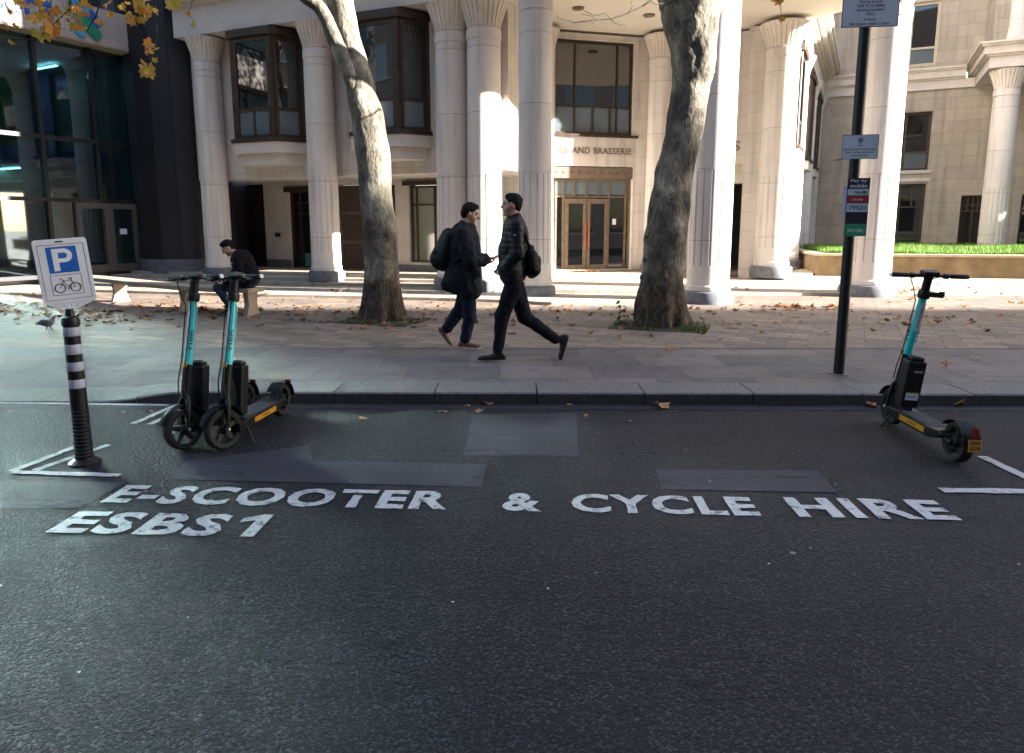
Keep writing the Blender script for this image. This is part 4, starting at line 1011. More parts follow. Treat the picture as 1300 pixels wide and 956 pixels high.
leafat(92, 26, Yn, .055, 4, 8); leafat(104, 8, Yn, .06, 4, 8); leafat(124, 30, Yn, .045, 2, 4); leafat(138, 3, Yn, .06, 1, 2)
leafat(176, 12, Yn, .055, 8, 13); leafat(190, 14, Yn, .05, 3, 6); leafat(164, 25, Yn, .05, 2, 4); leafat(191, 57, Yn, .06, 2, 3); leafat(198, 63, Yn, .045, 1, 2)
leafat(188, 88, Yn, .07, 4, 5); leafat(184, 82, Yn, .05, 2, 4); leafat(222, 4, Yn+1, .09, 2, 6); leafat(246, 30, Yn+2, .06, 1, 1); leafat(240, 16, Yn+2, .05, 1, 1)
leafat(988, 2, 6.8, .06, 2, 5); leafat(993, 22, 6.8, .045, 1, 1); leafat(12, 52, Yn, .045, 1, 2); leafat(172, -8, Yn, .06, 4, 14); leafat(60, -6, Yn, .07, 6, 30)
leafat(60, 10, Yn, .04, 7, 26); leafat(178, 10, Yn, .035, 8, 16); leafat(100, 22, Yn, .035, 6, 14); leafat(190, 70, Yn, .035, 3, 8); leafat(30, 30, Yn, .035, 5, 24); leafat(145, 10, Yn, .045, 2, 12)
for i in range(1400):
    p = rng3.choice(tips)+Vector((rng3.gauss(0, .3), rng3.gauss(0, .3), rng3.gauss(0, .3)))
    if p.z > 7.0: add_leaf(lf, rndM(p, rng3), .14, rng3, simple=True)
t3p('crown', lf, LEAFA)

# tree pits: soil, weeds
def pit(label, c, sx, sy, rot, seed):
    rng = random.Random(seed); F = Fr((c.x, c.y), (math.cos(rot), math.sin(rot)))
    bm = BM(); fbox(bm, F, -sx, sx, -sy, sy, .09, .118); o = obj('tree_pit_soil', bm, SOIL, kind='structure')
    bm = BM()
    for i in range(2600):
        u, w_ = rng.uniform(-sx, sx), rng.uniform(-sy, sy)
        if noise.noise(Vector((u*2.2, w_*2.2, seed))) < .02: continue
        p = F.pt(u, w_, .115); hgt = rng.uniform(.02, .07); a = rng.uniform(0, 6.28)
        dx, dy = math.cos(a)*.008, math.sin(a)*.008; lx, ly = rng.uniform(-.04, .04), rng.uniform(-.04, .04)
        bm.faces.new([bm.verts.new(q) for q in ((p.x-dx, p.y-dy, p.z), (p.x+dx, p.y+dy, p.z), (p.x+lx, p.y+ly, p.z+hgt))])
    for i in range(420):
        u, w_ = rng.uniform(-sx, sx), rng.uniform(-sy, sy)
        add_leaf(bm, rndM(F.pt(u, w_, .13+rng.uniform(0, .03)), rng, flat=True), rng.uniform(.012, .03), rng, simple=True)
    g = obj('pit_weeds', bm, LEAFG, kind='stuff')
    return g
pit('', Vector((t1.location.x+.05, 11.15, 0)), .64, .50, R(-20), 1)
pit('', Vector((t2.location.x, 10.5, 0)), .70, .50, R(-20), 2)
# sapling weed beside the second trunk
wb = G(786, 412, .115); bm = BM(); rng = random.Random(8)
wt = thing('weed_plant', 'small leafy green weed growing left of the stout grey trunk', 'plant', wb)
for k in range(5):
    a = rng.uniform(0, 6.28); q = Vector((math.cos(a)*.14, math.sin(a)*.08, rng.uniform(.12, .34))) if k else Vector((.02, 0, .40))
    tube(bm, [(0, 0, 0), q*.5+Vector((0, 0, .03)), q], [.004, .003, .002], 4)
obj('stem', bm, LEAFG, wt)
bm = BM()
for i in range(46):
    a = rng.uniform(0, 6.28); h = rng.uniform(.03, .38); r_ = .2*(1-h/.5)
    add_leaf(bm, rndM(Vector((math.cos(a)*r_*rng.random(), math.sin(a)*r_*rng.random(), h)), rng, 1.2), rng.uniform(.022, .04), rng)
obj('foliage', bm, LEAFG, wt)

# ------------------------------------------------------------------ fallen leaves
def zat(x, y):
    if y < ky(x): return .004
    if y < ky(x)+1.6: return pz(x, y)+.004
    return .114
rng = random.Random(77)
near = [(459, 533, .055), (562, 527, .06), (593, 516, .04), (608, 524, .055), (620, 513, .07), (839, 517, .10), (832, 514, .05), (744, 530, .03), (798, 535, .035), (722, 515, .04),
        (1105, 516, .085), (1217, 515, .075), (1200, 467, .085), (1238, 456, .07), (12, 523, .03), (92, 497, .04), (156, 508, .03), (190, 508, .045), (783, 430, .08), (850, 444, .09),
        (1138, 406, .09), (1155, 405, .07), (1190, 412, .09), (1232, 410, .09), (968, 421, .09), (985, 412, .07), (955, 396, .08), (892, 405, .07), (1105, 417, .06), (955, 412, .07),
        (307, 436, .05), (445, 418, .06), (400, 400, .05), (520, 405, .05), (165, 420, .05), (240, 418, .05), (60, 405, .06), (1017, 409, .06), (1040, 418, .05)]
lv0 = None
for i, (u, v, s) in enumerate(near):
    onroad = v > 512; z = .006 if onroad else .118
    p = G(u, v, z); p.z = zat(p.x, p.y)+.012
    bm = BM(); add_leaf(bm, Matrix.Rotation(rng.uniform(0, 6.28), 4, 'Z') @ Matrix.Rotation(rng.uniform(-.35, .35), 4, 'X'), s*1.0, rng, .75)
    zmin = min(q.co.z for q in bm.verts)
    for q in bm.verts: q.co.z -= zmin+.008
    o = obj('fallen_leaf', bm, LEAFD); o.location = p
    tag(o, 'curled dead brown plane leaf lying on the road by the kerb' if onroad else 'dry brown plane leaf lying on its own on the pavement', 'leaf', 'dead leaves on the road' if onroad else 'dead leaves on the pavement')
bm = BM()
def heap(n, f):
    for i in range(n):
        u, v, s = f()
        z = .118; p = G(u, v, z)
        if v < 377: 
            z = .185; p = G(u, v, z)
        if v < 362: z = .262; p = G(u, v, z)
        add_leaf(bm, rndM(p+Vector((0, 0, .012)), rng, flat=True), s, rng, .7)
heap(170, lambda: (rng.uniform(-30, 640), rng.triangular(376, 420, 388), rng.uniform(.05, .09)))
heap(120, lambda: (rng.gauss(250, 110), rng.gauss(394, 7), rng.uniform(.05, .09)))
heap(70, lambda: (rng.gauss(275, 30), rng.gauss(396, 3), rng.uniform(.05, .10)))
heap(60, lambda: (rng.gauss(120, 30), rng.gauss(403, 5), rng.uniform(.05, .10)))
heap(45, lambda: (rng.gauss(20, 30), rng.gauss(396, 8), rng.uniform(.05, .10)))
heap(150, lambda: (rng.uniform(640, 1300), rng.triangular(376, 432, 398), rng.uniform(.05, .085)))
heap(60, lambda: (rng.uniform(380, 700), rng.triangular(384, 430, 400), rng.uniform(.05, .085)))
heap(40, lambda: (rng.gauss(1005, 18), rng.gauss(391, 2), rng.uniform(.06, .10)))
heap(16, lambda: (rng.gauss(1058, 7), rng.gauss(391, 2), rng.uniform(.06, .10)))
heap(45, lambda: (rng.gauss(710, 35), rng.gauss(394, 5), rng.uniform(.05, .08)))
heap(30, lambda: (rng.gauss(1155, 14), rng.gauss(368, 6), rng.uniform(.05, .09)))
heap(24, lambda: (rng.gauss(500, 35), rng.gauss(410, 4), rng.uniform(.05, .09)))
heap(14, lambda: (rng.uniform(880, 940), rng.gauss(412, 5), rng.uniform(.04, .07)))
heap(60, lambda: (rng.uniform(100, 640), rng.uniform(355, 373), rng.uniform(.05, .08)))
heap(30, lambda: (rng.uniform(660, 1300), rng.uniform(364, 374), rng.uniform(.05, .08)))
obj('leaf_litter', bm, LEAFD, kind='stuff')
bm = BM()
for i in range(60): 
    p = F1.pt(rng.gauss(.9, .28), .28+rng.uniform(-.05, .12), .40); add_leaf(bm, rndM(p, rng, flat=True), rng.uniform(.05, .08), rng, .8)
obj('leaf_litter', bm, LEAFD, kind='stuff')

# ------------------------------------------------------------------ curved stone bench
bc = [Vector(p) for p in ((-10.2, 15.5), (-9.0, 14.9), (-7.9, 14.1), (-6.9, 13.25), (-5.9, 12.55), (-5.0, 12.1), (-4.35, 11.9))]
bn = thing('stone_bench', 'long curved stone bench with slab seat in front of the glass doors', 'bench', (-7, 13.4, .11))
def bp_(nm, bm, m, **k):
    o = obj(nm, bm, m, None, **k); o.parent = bn; o.matrix_parent_inverse = Matrix.Translation(-Vector((-7, 13.4, .11))); return o
BEN = mat('bench_sandstone', (.33, .27, .20), .8, .1, 4, .15, 60)
def off_line(pts, d):
    out = []
    for i, p in enumerate(pts):
        t = (pts[min(i+1, len(pts)-1)]-pts[max(i-1, 0)]).normalized(); out.append(p+Vector((-t.y, t.x))*d)
    return out
bm = BM(); A_, B2 = off_line(bc, -.2), off_line(bc, .22); prism(bm, [tuple(p) for p in A_]+[tuple(p) for p in B2[::-1]], .50, .575); bp_('seat', bm, BEN, bevel=.01)
for k, (i, t) in enumerate(((2, 0.0), (4, .12), (6, -.12))):
    c = bc[i]; tt = (bc[min(i+1, 6)]-bc[max(i-1, 0)]).normalized(); c = c+tt*t; F = Fr((c.x, c.y), (tt.x, tt.y))
    bm = BM(); prof = [(-.17, .11), (.17, .11), (.11, .3), (.14, .50), (-.14, .50), (-.11, .3)]
    lo = [bm.verts.new(F.pt(-.05, q, z)) for q, z in prof]; hi = [bm.verts.new(F.pt(.05, q, z)) for q, z in prof]
    bm.faces.new(lo[::-1]); bm.faces.new(hi)
    for j in range(6): bm.faces.new((lo[j], lo[(j+1) % 6], hi[(j+1) % 6], hi[j]))
    bp_('leg', bm, BEN, bevel=.01)

# ------------------------------------------------------------------ continuous bodies: distance field -> one mesh
def sdf_mesh(name, prims, vox, k=.02, neg=()):
    """prims: ('c', a, b, ra, rb[, k]) rounded cone | ('e', centre, radii, matrix3[, k]) ellipsoid; smooth union, one surface"""
    lo = np.array([1e9]*3); hi = -lo
    def bb(p):
        if p[0] == 'c': a, b = np.array(p[1]), np.array(p[2]); r = max(p[3], p[4]); return np.minimum(a, b)-r, np.maximum(a, b)+r
        c = np.array(p[1]); r = max(p[2]); return c-r, c+r
    for p in prims: a, b = bb(p); lo = np.minimum(lo, a); hi = np.maximum(hi, b)
    lo -= vox*4; hi += vox*4; n = np.ceil((hi-lo)/vox).astype(int)+1
    F = np.full(n, .2)
    def ev(p, X, Y, Z):
        if p[0] == 'c':
            a, b = np.array(p[1], float), np.array(p[2], float); d = b-a; L2 = max(d@d, 1e-9)
            t = np.clip(((X-a[0])*d[0]+(Y-a[1])*d[1]+(Z-a[2])*d[2])/L2, 0, 1)
            r = p[3]+(p[4]-p[3])*t
            return np.sqrt((X-a[0]-t*d[0])**2+(Y-a[1]-t*d[1])**2+(Z-a[2]-t*d[2])**2)-r
        c = p[1]; r = p[2]; Q = [X-c[0], Y-c[1], Z-c[2]]
        if len(p) > 3 and p[3] is not None:
            m = np.array(p[3].transposed()); Q = [m[i, 0]*Q[0]+m[i, 1]*Q[1]+m[i, 2]*Q[2] for i in range(3)]
        q = np.sqrt((Q[0]/r[0])**2+(Q[1]/r[1])**2+(Q[2]/r[2])**2)+1e-9
        g = np.sqrt((Q[0]/r[0]**2)**2+(Q[1]/r[1]**2)**2+(Q[2]/r[2]**2)**2)+1e-9
        return q*(q-1)/g
    for sgn, lst in ((1, prims), (-1, neg)):
        for p in lst:
            kk = p[-1] if (p[0] == 'c' and len(p) > 5) or (p[0] == 'e' and len(p) > 4) else k
            a, b = bb(p); m = kk*2+.06
            i0 = np.maximum(((a-m-lo)/vox).astype(int), 0); i1 = np.minimum(((b+m-lo)/vox).astype(int)+2, n)
            X, Y, Z = np.meshgrid(*[lo[j]+vox*np.arange(i0[j], i1[j]) for j in range(3)], indexing='ij', sparse=True)
            s = tuple(slice(i0[j], i1[j]) for j in range(3)); d = ev(p, X, Y, Z); f = F[s]
            if sgn > 0: h = np.clip(.5+.5*(f-d)/kk, 0, 1); F[s] = f+(d-f)*h-kk*h*(1-h)
            else: h = np.clip(.5-.5*(f+d)/kk, 0, 1); F[s] = f+(-d-f)*h+kk*h*(1-h)
    S = F < 0; nx, ny, nz = n
    C = np.zeros((nx-1, ny-1, nz-1), int)
    for i in (0, 1):
        for j in (0, 1):
            for l in (0, 1): C += S[i:nx-1+i, j:ny-1+j, l:nz-1+l]
    act = (C > 0) & (C < 8); idx = np.full(act.shape, -1); cells = np.argwhere(act); idx[act] = np.arange(len(cells))
    acc = np.zeros((len(cells), 3)); cnt = np.zeros(len(cells))
    cor = [(i, j, l) for i in (0, 1) for j in (0, 1) for l in (0, 1)]
    for a in cor:
        for ax in range(3):
            if a[ax]: continue
            b = list(a); b[ax] = 1
            ca, cb = cells+np.array(a), cells+np.array(b)
            fa, fb = F[ca[:, 0], ca[:, 1], ca[:, 2]], F[cb[:, 0], cb[:, 1], cb[:, 2]]
            m = (fa < 0) != (fb < 0); t = np.where(m, fa/np.where(m, fa-fb, 1), 0)
            pt = np.array(a, float)[None, :].repeat(len(cells), 0); pt[:, ax] += t
            acc[m] += pt[m]; cnt[m] += 1
    V = lo+vox*(cells+acc/np.maximum(cnt, 1)[:, None]); faces = []
    for ax in range(3):
        o1, o2 = [(1, 2), (2, 0), (0, 1)][ax]; s0 = [slice(None)]*3; s1 = [slice(None)]*3; s0[ax] = slice(0, -1); s1[ax] = slice(1, None)
        A, B = S[tuple(s0)], S[tuple(s1)]; e = np.argwhere(A != B)
        e = e[(e[:, o1] > 0) & (e[:, o2] > 0)]
        e = e[(e[:, o1] < n[o1]-1) & (e[:, o2] < n[o2]-1)]
        def I(d1, d2): q = e.copy(); q[:, o1] += d1; q[:, o2] += d2; return idx[q[:, 0], q[:, 1], q[:, 2]]
        q = np.stack([I(-1, -1), I(0, -1), I(0, 0), I(-1, 0)], 1); fl = ~A[e[:, 0], e[:, 1], e[:, 2]]; q[fl] = q[fl][:, ::-1]; faces.append(q)
    faces = np.concatenate(faces); faces = faces[(faces >= 0).all(1)]
    me = bpy.data.meshes.new(name); me.from_pydata(V.tolist(), [], faces.tolist()); me.update(); return me
def cloth(name, col, rough=.85, wr=.25, sc=14, quilt=False):
    m = mat(name, col, rough, .12, 5, 0); n = m.node_tree; L = n.links; b = n.nodes['Principled BSDF']
    b.inputs['Specular IOR Level'].default_value = .18
    tc = n.nodes.new('ShaderNodeTexCoord')
    nz = n.nodes.new('ShaderNodeTexNoise'); nz.inputs['Scale'].default_value = sc; nz.inputs['Detail'].default_value = 3; nz.inputs['Distortion'].default_value = .8
    mp = n.nodes.new('ShaderNodeMapping'); mp.inputs['Scale'].default_value = (1, 1, .55); L.new(tc.outputs['Object'], mp.inputs[0]); L.new(mp.outputs[0], nz.inputs['Vector'])
    h = nz.outputs['Fac']
    if quilt:
        sp = n.nodes.new('ShaderNodeSeparateXYZ'); L.new(tc.outputs['Object'], sp.inputs[0])
        mm = n.nodes.new('ShaderNodeMath'); mm.operation = 'MULTIPLY'; mm.inputs[1].default_value = math.pi/.062; L.new(sp.outputs[2], mm.inputs[0])
        sn = n.nodes.new('ShaderNodeMath'); sn.operation = 'SINE'; L.new(mm.outputs[0], sn.inputs[0])
        ab = n.nodes.new('ShaderNodeMath'); ab.operation = 'ABSOLUTE'; L.new(sn.outputs[0], ab.inputs[0])
        ad = n.nodes.new('ShaderNodeMath'); ad.operation = 'MULTIPLY_ADD'; ad.inputs[1].default_value = .5; L.new(nz.outputs['Fac'], ad.inputs[0]); L.new(ab.outputs[0], ad.inputs[2]); h = ad.outputs[0]
    bp = n.nodes.new('ShaderNodeBump'); bp.inputs['Strength'].default_value = .8 if not quilt else .35; bp.inputs['Distance'].default_value = .02 if not quilt else .010
    L.new(h, bp.inputs['Height']); L.new(bp.outputs[0], b.inputs['Normal']); return m
SKIN = mat('skin', (.50, .29, .21), .55, .06, 12); HAIR = mat('dark_hair', (.0035, .0028, .0025), .6, .3, 40, .6, 120, spec=.15)
PARKA = cloth('navy_parka', (.011, .014, .020)); PUFF = cloth('black_puffer', (.009, .010, .015), .45, quilt=True)
JEAN = cloth('navy_trousers', (.008, .011, .026)); JEAN2 = cloth('dark_trousers', (.005, .006, .012)); BLUEJ = cloth('blue_jeans', (.022, .034, .062))
HOOD = cloth('black_hoodie', (.004, .004, .006)); PACK = cloth('backpack_nylon', (.0035, .0035, .005), .55, sc=22)
BROWN = mat('brown_leather', (.12, .05, .025), .5, .1); SOLE = mat('pale_sole', (.55, .53, .50), .6); SHOE = mat('black_leather', (.010, .009, .010), .28, .1)
def head(c, f, side, tilt=0.0, s=1.0):
    """face prims: c = head centre, f = facing, side = the person's left"""
    f = Vector(f).normalized(); l = Vector(side).normalized(); u = f.cross(l).normalized()
    if tilt: q = Matrix.Rotation(tilt, 3, l); f = q @ f; u = q @ u
    M3 = Matrix((f, l, u)).transposed()
    def p(a, b, d): return tuple(Vector(c)+(f*a+l*b+u*d)*s)
    pr = [('e', p(-.012, 0, .022), (.092*s, .074*s, .092*s), M3), ('e', p(.030, 0, -.035), (.062*s, .056*s, .082*s), M3, .03),
          ('c', p(.085, 0, .012), p(.108, 0, -.022), .010*s, .015*s, .012), ('c', p(.072, -.022, -.062), p(.072, .022, -.062), .013*s, .013*s, .01),
          ('e', p(.068, 0, -.098), (.024*s, .026*s, .02*s), M3, .02), ('c', p(.076, -.03, .032), p(.076, .03, .032), .013*s, .013*s, .012),
          ('c', p(.04, -.045, -.03), p(.04, .045, -.03), .022*s, .022*s, .02)]
    for b in (-1, 1): pr.append(('e', p(-.005, b*.076, -.005), (.022*s, .009*s, .032*s), M3, .006))
    eyes = [('e', p(.074, b*.031, .010), (.012*s, .015*s, .009*s), M3, .002) for b in (-1, 1)]
    return pr, eyes, p, M3
def hand(w, d, n, side, curl=.5, s=1.0, spread=.0):
    """five fingers: w wrist, d direction, n palm normal (towards the palm side), side = towards the thumb"""
    w = Vector(w); d = Vector(d).normalized(); t = Vector(side).normalized(); n = Vector(n).normalized(); pr = []
    pr.append(('c', tuple(w), tuple(w+d*.035*s), .024*s, .026*s, .015))
    for k, (o, L) in enumerate(((.030, .070), (.011, .078), (-.010, .074), (-.029, .060))):
        b = w+d*.080*s+t*o*s; pr.append(('c', tuple(w+d*.02*s+t*o*.6*s), tuple(b), .016*s, .0115*s, .012))
        c1 = curl*.6; d1 = (d*math.cos(c1)+n*math.sin(c1)); m = b+d1*L*.45*s; c2 = curl*1.7; d2 = d*math.cos(c2)+n*math.sin(c2); e = m+d2*L*.32*s; c3 = curl*2.4; d3 = d*math.cos(c3)+n*math.sin(c3)
        pr += [('c', tuple(b), tuple(m), .0098*s, .009*s, .003), ('c', tuple(m), tuple(e), .009*s, .0085*s, .003), ('c', tuple(e), tuple(e+d3*L*.25*s), .0085*s, .0072*s, .003)]
    tb = w+d*.022*s+t*.024*s; tm = tb+(d*.5+t*.55+n*.35).normalized()*.042*s; pr += [('c', tuple(tb), tuple(tm), .014*s, .0115*s, .008), ('c', tuple(tm), tuple(tm+(d*.85+n*.5+t*.1).normalized()*.034*s), .011*s, .0088*s, .004)]
    return pr
def shoe(ank, toe_dir, up=(0, 0, 1), L=.25):
    a = Vector(ank); d = Vector(toe_dir).normalized(); u = Vector(up).normalized(); u = (u-d*u.dot(d)).normalized()
    h = a-d*.05-u*.055; b = a+d*(L-.11)-u*.068
    M_ = Matrix((d, u.cross(d), u)).transposed()
    up_ = [('c', tuple(a+u*.01), tuple(h), .042, .036, .02), ('e', tuple(a+d*.02-u*.052), (.085, .036, .034), M_, .02), ('e', tuple((a+b)/2+d*.03-u*.030), (.095, .040, .026), M_, .02), ('e', tuple(b+d*.0-u*.004), (.058, .038, .022), M_, .015)]
    so = [('e', tuple(h+d*.03-u*.030), (.070, .034, .013), M_, .01), ('e', tuple(b-d*.03-u*.021), (.095, .041, .012), M_, .01), ('e', tuple((h+b)/2-u*.028), (.10, .032, .012), M_, .01)]
    return up_, so
def person(root, parts):
    for nm, pr, m, vox, kk in parts:
        me = sdf_mesh(nm, pr, vox, kk); n_ = len(me.vertices); co = np.empty(n_*3); me.vertices.foreach_get('co', co); co = co.reshape(-1, 3); no = np.empty(n_*3); me.vertices.foreach_get('normal', no); no = no.reshape(-1, 3)
        amp, fr = (.006, 55) if nm == 'hair' else (.015, 10) if nm in ('parka', 'hooded_top') else (.011, 12) if nm in ('trousers', 'jeans') else (.004, 13) if nm == 'quilted_jacket' else (0, 1)
        if amp:
            for i in range(n_):
                c = co[i]; q9 = Vector((c[0]*fr, c[1]*fr, c[2]*fr*(.6 if nm != 'hair' else 1)))
                k9 = noise.noise(q9)+.5*noise.noise(q9*2.1); 
                if nm != 'hair': k9 = -abs(k9)*1.6+.35
                co[i] += no[i]*amp*k9
            me.vertices.foreach_set('co', co.ravel()); me.update()
        o = obj(nm, me, m, None, smooth='all'); o.parent = root; o.matrix_parent_inverse = Matrix.Translation(-root.location)
def V3(p, dy=0.0): return Vector((p[0], p[1]+dy, p[2]))

# --- the walker going right: parka, rucksack, phone
Yp = 8.5
def q(u, v, dy=0.0): return P(u, v, Yp+dy)
r1 = thing('person', 'person in dark navy parka walking right, looking down at a phone', 'person', (q(590, 443).x, Yp, .11))
X1, Yl = Vector((1, 0, 0)), Vector((0, 1, 0))          # facing +x, their left is +y
hc = q(597.5, 271, 0); hp, ey, hP, M3 = head(hc, (1, -.12, 0), (.12, 1, 0), .30, 1.05)
sh = q(589, 296); hip = q(594, 366); neck = q(592, 288)
kn_f, an_f = q(596, 403, -.09), q(590, 433, -.09); kn_b, an_b = q(582, 396, .09), q(566, 419, .09)
el = q(597, 330, -.24); wr = q(619, 328.5, -.12); el2 = q(600, 329, .22); wr2 = q(617, 333, .10)
hn = hand(wr, (1, .25, .08), (0, .5, .9), (0, 1, -.3), .45); hn2 = hand(wr2, (1, -.35, .1), (-.2, 0, 1), (.2, -1, 0), .8)
body = hp+[('c', tuple(hc+Vector((-.02, 0, -.06))), tuple(neck), .052, .056), ('e', tuple(sh+Vector((0, 0, -.16))), (.12, .17, .24), None, .05), ('e', tuple(hip+Vector((0, 0, .06))), (.12, .15, .14), None, .05)]
for s_, k_, a_ in ((-.09, kn_f, an_f), (.09, kn_b, an_b)): body += [('c', tuple(hip+Vector((0, s_, 0))), tuple(k_), .078, .052), ('c', tuple(k_), tuple(a_), .048, .036)]
for s_, e_, w_ in ((-.20, el, wr), (.20, el2, wr2)): body += [('c', tuple(sh+Vector((0, s_, 0))), tuple(e_), .046, .036), ('c', tuple(e_), tuple(w_), .036, .024)]
body += hn+hn2
hair = [('e', hP(-.022, 0, .040), (.096, .086, .082), M3), ('e', hP(-.055, 0, -.005), (.062, .080, .080), M3, .02), ('e', hP(.030, .01, .084), (.048, .060, .030), M3, .015), ('e', hP(-.01, 0, .098), (.07, .062, .026), M3, .015),
        ('c', hP(-.015, -.078, .03), hP(-.018, -.08, -.01), .014, .010, .01), ('c', hP(-.015, .078, .03), hP(-.018, .08, -.01), .014, .010, .01)]
coat = [('e', tuple(sh+Vector((-.005, 0, -.14))), (.195, .225, .28), None, .05), ('c', tuple(sh+Vector((.01, -.12, -.02))), tuple(sh+Vector((.01, .12, -.02))), .09, .09, .05),
        ('c', tuple(q(588, 322)), tuple(q(588, 350)), .205, .225, .05), ('c', tuple(q(587, 350, -.07)), tuple(q(596, 367, -.09)), .18, .15, .05), ('c', tuple(q(585, 350, .07)), tuple(q(580, 360, .09)), .175, .135, .05), ('c', tuple(q(584, 352)), tuple(q(568, 361)), .16, .085, .05), ('c', tuple(q(590, 365, -.02)), tuple(q(602, 369, -.02)), .12, .075, .04),
        ('c', tuple(neck+Vector((-.03, 0, .01))), tuple(neck+Vector((.035, 0, -.035))), .073, .085, .02),
        ('c', tuple(sh+Vector((0, -.20, -.01))), tuple(el), .100, .088), ('c', tuple(el), tuple(wr+Vector((-.035, -.01, 0))), .086, .066, .03),
        ('c', tuple(sh+Vector((0, .20, -.01))), tuple(el2), .090, .078), ('c', tuple(el2), tuple(wr2+Vector((-.035, .01, 0))), .078, .056, .03),
        ('e', tuple(q(603, 347, -.21)), (.06, .02, .07), None, .015)]
trs = []
for s_, k_, a_ in ((-.09, kn_f, an_f), (.09, kn_b, an_b)): trs += [('c', tuple(hip+Vector((0, s_, 0))), tuple(k_), .105, .080, .03), ('c', tuple(k_), tuple(a_+(k_-a_).normalized()*.03), .078, .064, .03)]
u1, s1 = shoe(an_f+Vector((0, 0, .01)), (1, -.05, -.02)); u2, s2 = shoe(an_b+Vector((.01, 0, .0)), (.62, 0, -.78), (.78, 0, .62))
person(r1, [('body', body, SKIN, .0075, .012), ('eyes', ey, INK, .003, .003), ('hair', hair, HAIR, .008, .02), ('parka', coat, PARKA, .013, .03), ('trousers', trs, JEAN, .011, .03),
            ('shoe', u1, BROWN, .008, .02), ('shoe', u2, BROWN, .008, .02), ('sole', s1, SOLE, .008, .02), ('sole', s2, SOLE, .008, .02)])
# phone
ph = thing('phone', 'small phone held up in the right-walking parka wearer\'s hand', 'phone', wr+Vector((.10, .02, .035)))
bm = BM(); box(bm, -.07, .07, -.036, .036, -.004, .004, Matrix.Rotation(R(-28), 4, 'Y')); obj('phone_case', bm, BLACK, ph, bevel=.002)
bm = BM(); box(bm, -.064, .064, -.032, .032, .0045, .0052, Matrix.Rotation(R(-28), 4, 'Y')); obj('screen', bm, mat('phone_screen', (.03, .03, .035), .1), ph)
def backpack(label, c, pr, straps, pocket):
    t = thing('backpack', label, 'backpack', c)
    o = obj('bag', sdf_mesh('bag', pr, .011, .03), PACK, None, smooth='all'); o.parent = t; o.matrix_parent_inverse = Matrix.Translation(-Vector(c))
    o = obj('pocket', sdf_mesh('pocket', pocket, .011, .02), PACK, None, smooth='all'); o.parent = t; o.matrix_parent_inverse = Matrix.Translation(-Vector(c))
    for s_ in straps:
        bm = BM(); tube(bm, s_, .016, 8); o = obj('strap', bm, PACK, None, smooth='all'); o.parent = t; o.matrix_parent_inverse = Matrix.Translation(-Vector(c))
    return t
bc_ = q(563, 318)
backpack('black rounded rucksack on the back of the parka wearer', bc_, [('c', tuple(q(570, 300)), tuple(q(562, 328)), .10, .155), ('c', tuple(q(572, 301, -.07)), tuple(q(564, 330, -.08)), .08, .10), ('c', tuple(q(572, 301, .07)), tuple(q(564, 330, .08)), .08, .10)],
         [[q(575, 298, -.15), q(584, 289, -.16), q(596, 290, -.16), q(600, 305, -.18)], [q(570, 334, -.14), q(580, 331, -.22), q(588, 325, -.24), q(593, 322, -.22)]], [('c', tuple(q(556, 322, -.06)), tuple(q(556, 330, .06)), .07, .07)])

# --- the walker going left: puffer jacket
Yp = 7.76
r2 = thing('person', 'tall person in black quilted jacket striding left with hands in pockets', 'person', (q(640, 458).x, Yp, .11))
hc = q(649.5, 260, 0); hp, ey, hP, M3 = head(hc, (-1, -.05, 0), (.05, -1, 0), .02, 1.04)
sh = q(655, 286); hip = q(653, 363); neck = q(652, 280)
kn_f, an_f = q(637, 402, -.05), q(632, 446, -.05); kn_b, an_b = q(666, 402, .08), q(706, 431, .08)
el = q(657, 322, -.23); wr = q(645, 338, -.17); el2 = q(652, 322, .22); wr2 = q(640, 338, .16)
body = hp+[('c', tuple(hc+Vector((.02, 0, -.06))), tuple(neck), .054, .058), ('e', tuple(sh+Vector((0, 0, -.18))), (.12, .17, .26), None, .05), ('e', tuple(hip+Vector((0, 0, .05))), (.12, .15, .14), None, .05)]
for s_, k_, a_ in ((-.08, kn_f, an_f), (.08, kn_b, an_b)): body += [('c', tuple(hip+Vector((0, s_, 0))), tuple(k_), .078, .052), ('c', tuple(k_), tuple(a_), .048, .036)]
for s_, e_, w_ in ((-.20, el, wr), (.20, el2, wr2)): body += [('c', tuple(sh+Vector((0, s_, 0))), tuple(e_), .046, .036), ('c', tuple(e_), tuple(w_), .036, .024)]
body += hand(wr, (-.75, .25, -.6), (.3, .9, 0), (-.6, 0, .8), .35)+hand(wr2, (-.75, -.25, -.6), (.3, -.9, 0), (-.6, 0, .8), .35)
hair = [('e', hP(-.022, 0, .040), (.100, .085, .082), M3), ('e', hP(-.060, 0, -.005), (.050, .072, .072), M3, .02), ('e', hP(.018, 0, .090), (.052, .058, .030), M3, .015), ('c', hP(-.012, -.076, .03), hP(-.018, -.077, .0), .011, .008, .01), ('c', hP(-.012, .076, .03), hP(-.018, .077, .0), .011, .008, .01)]
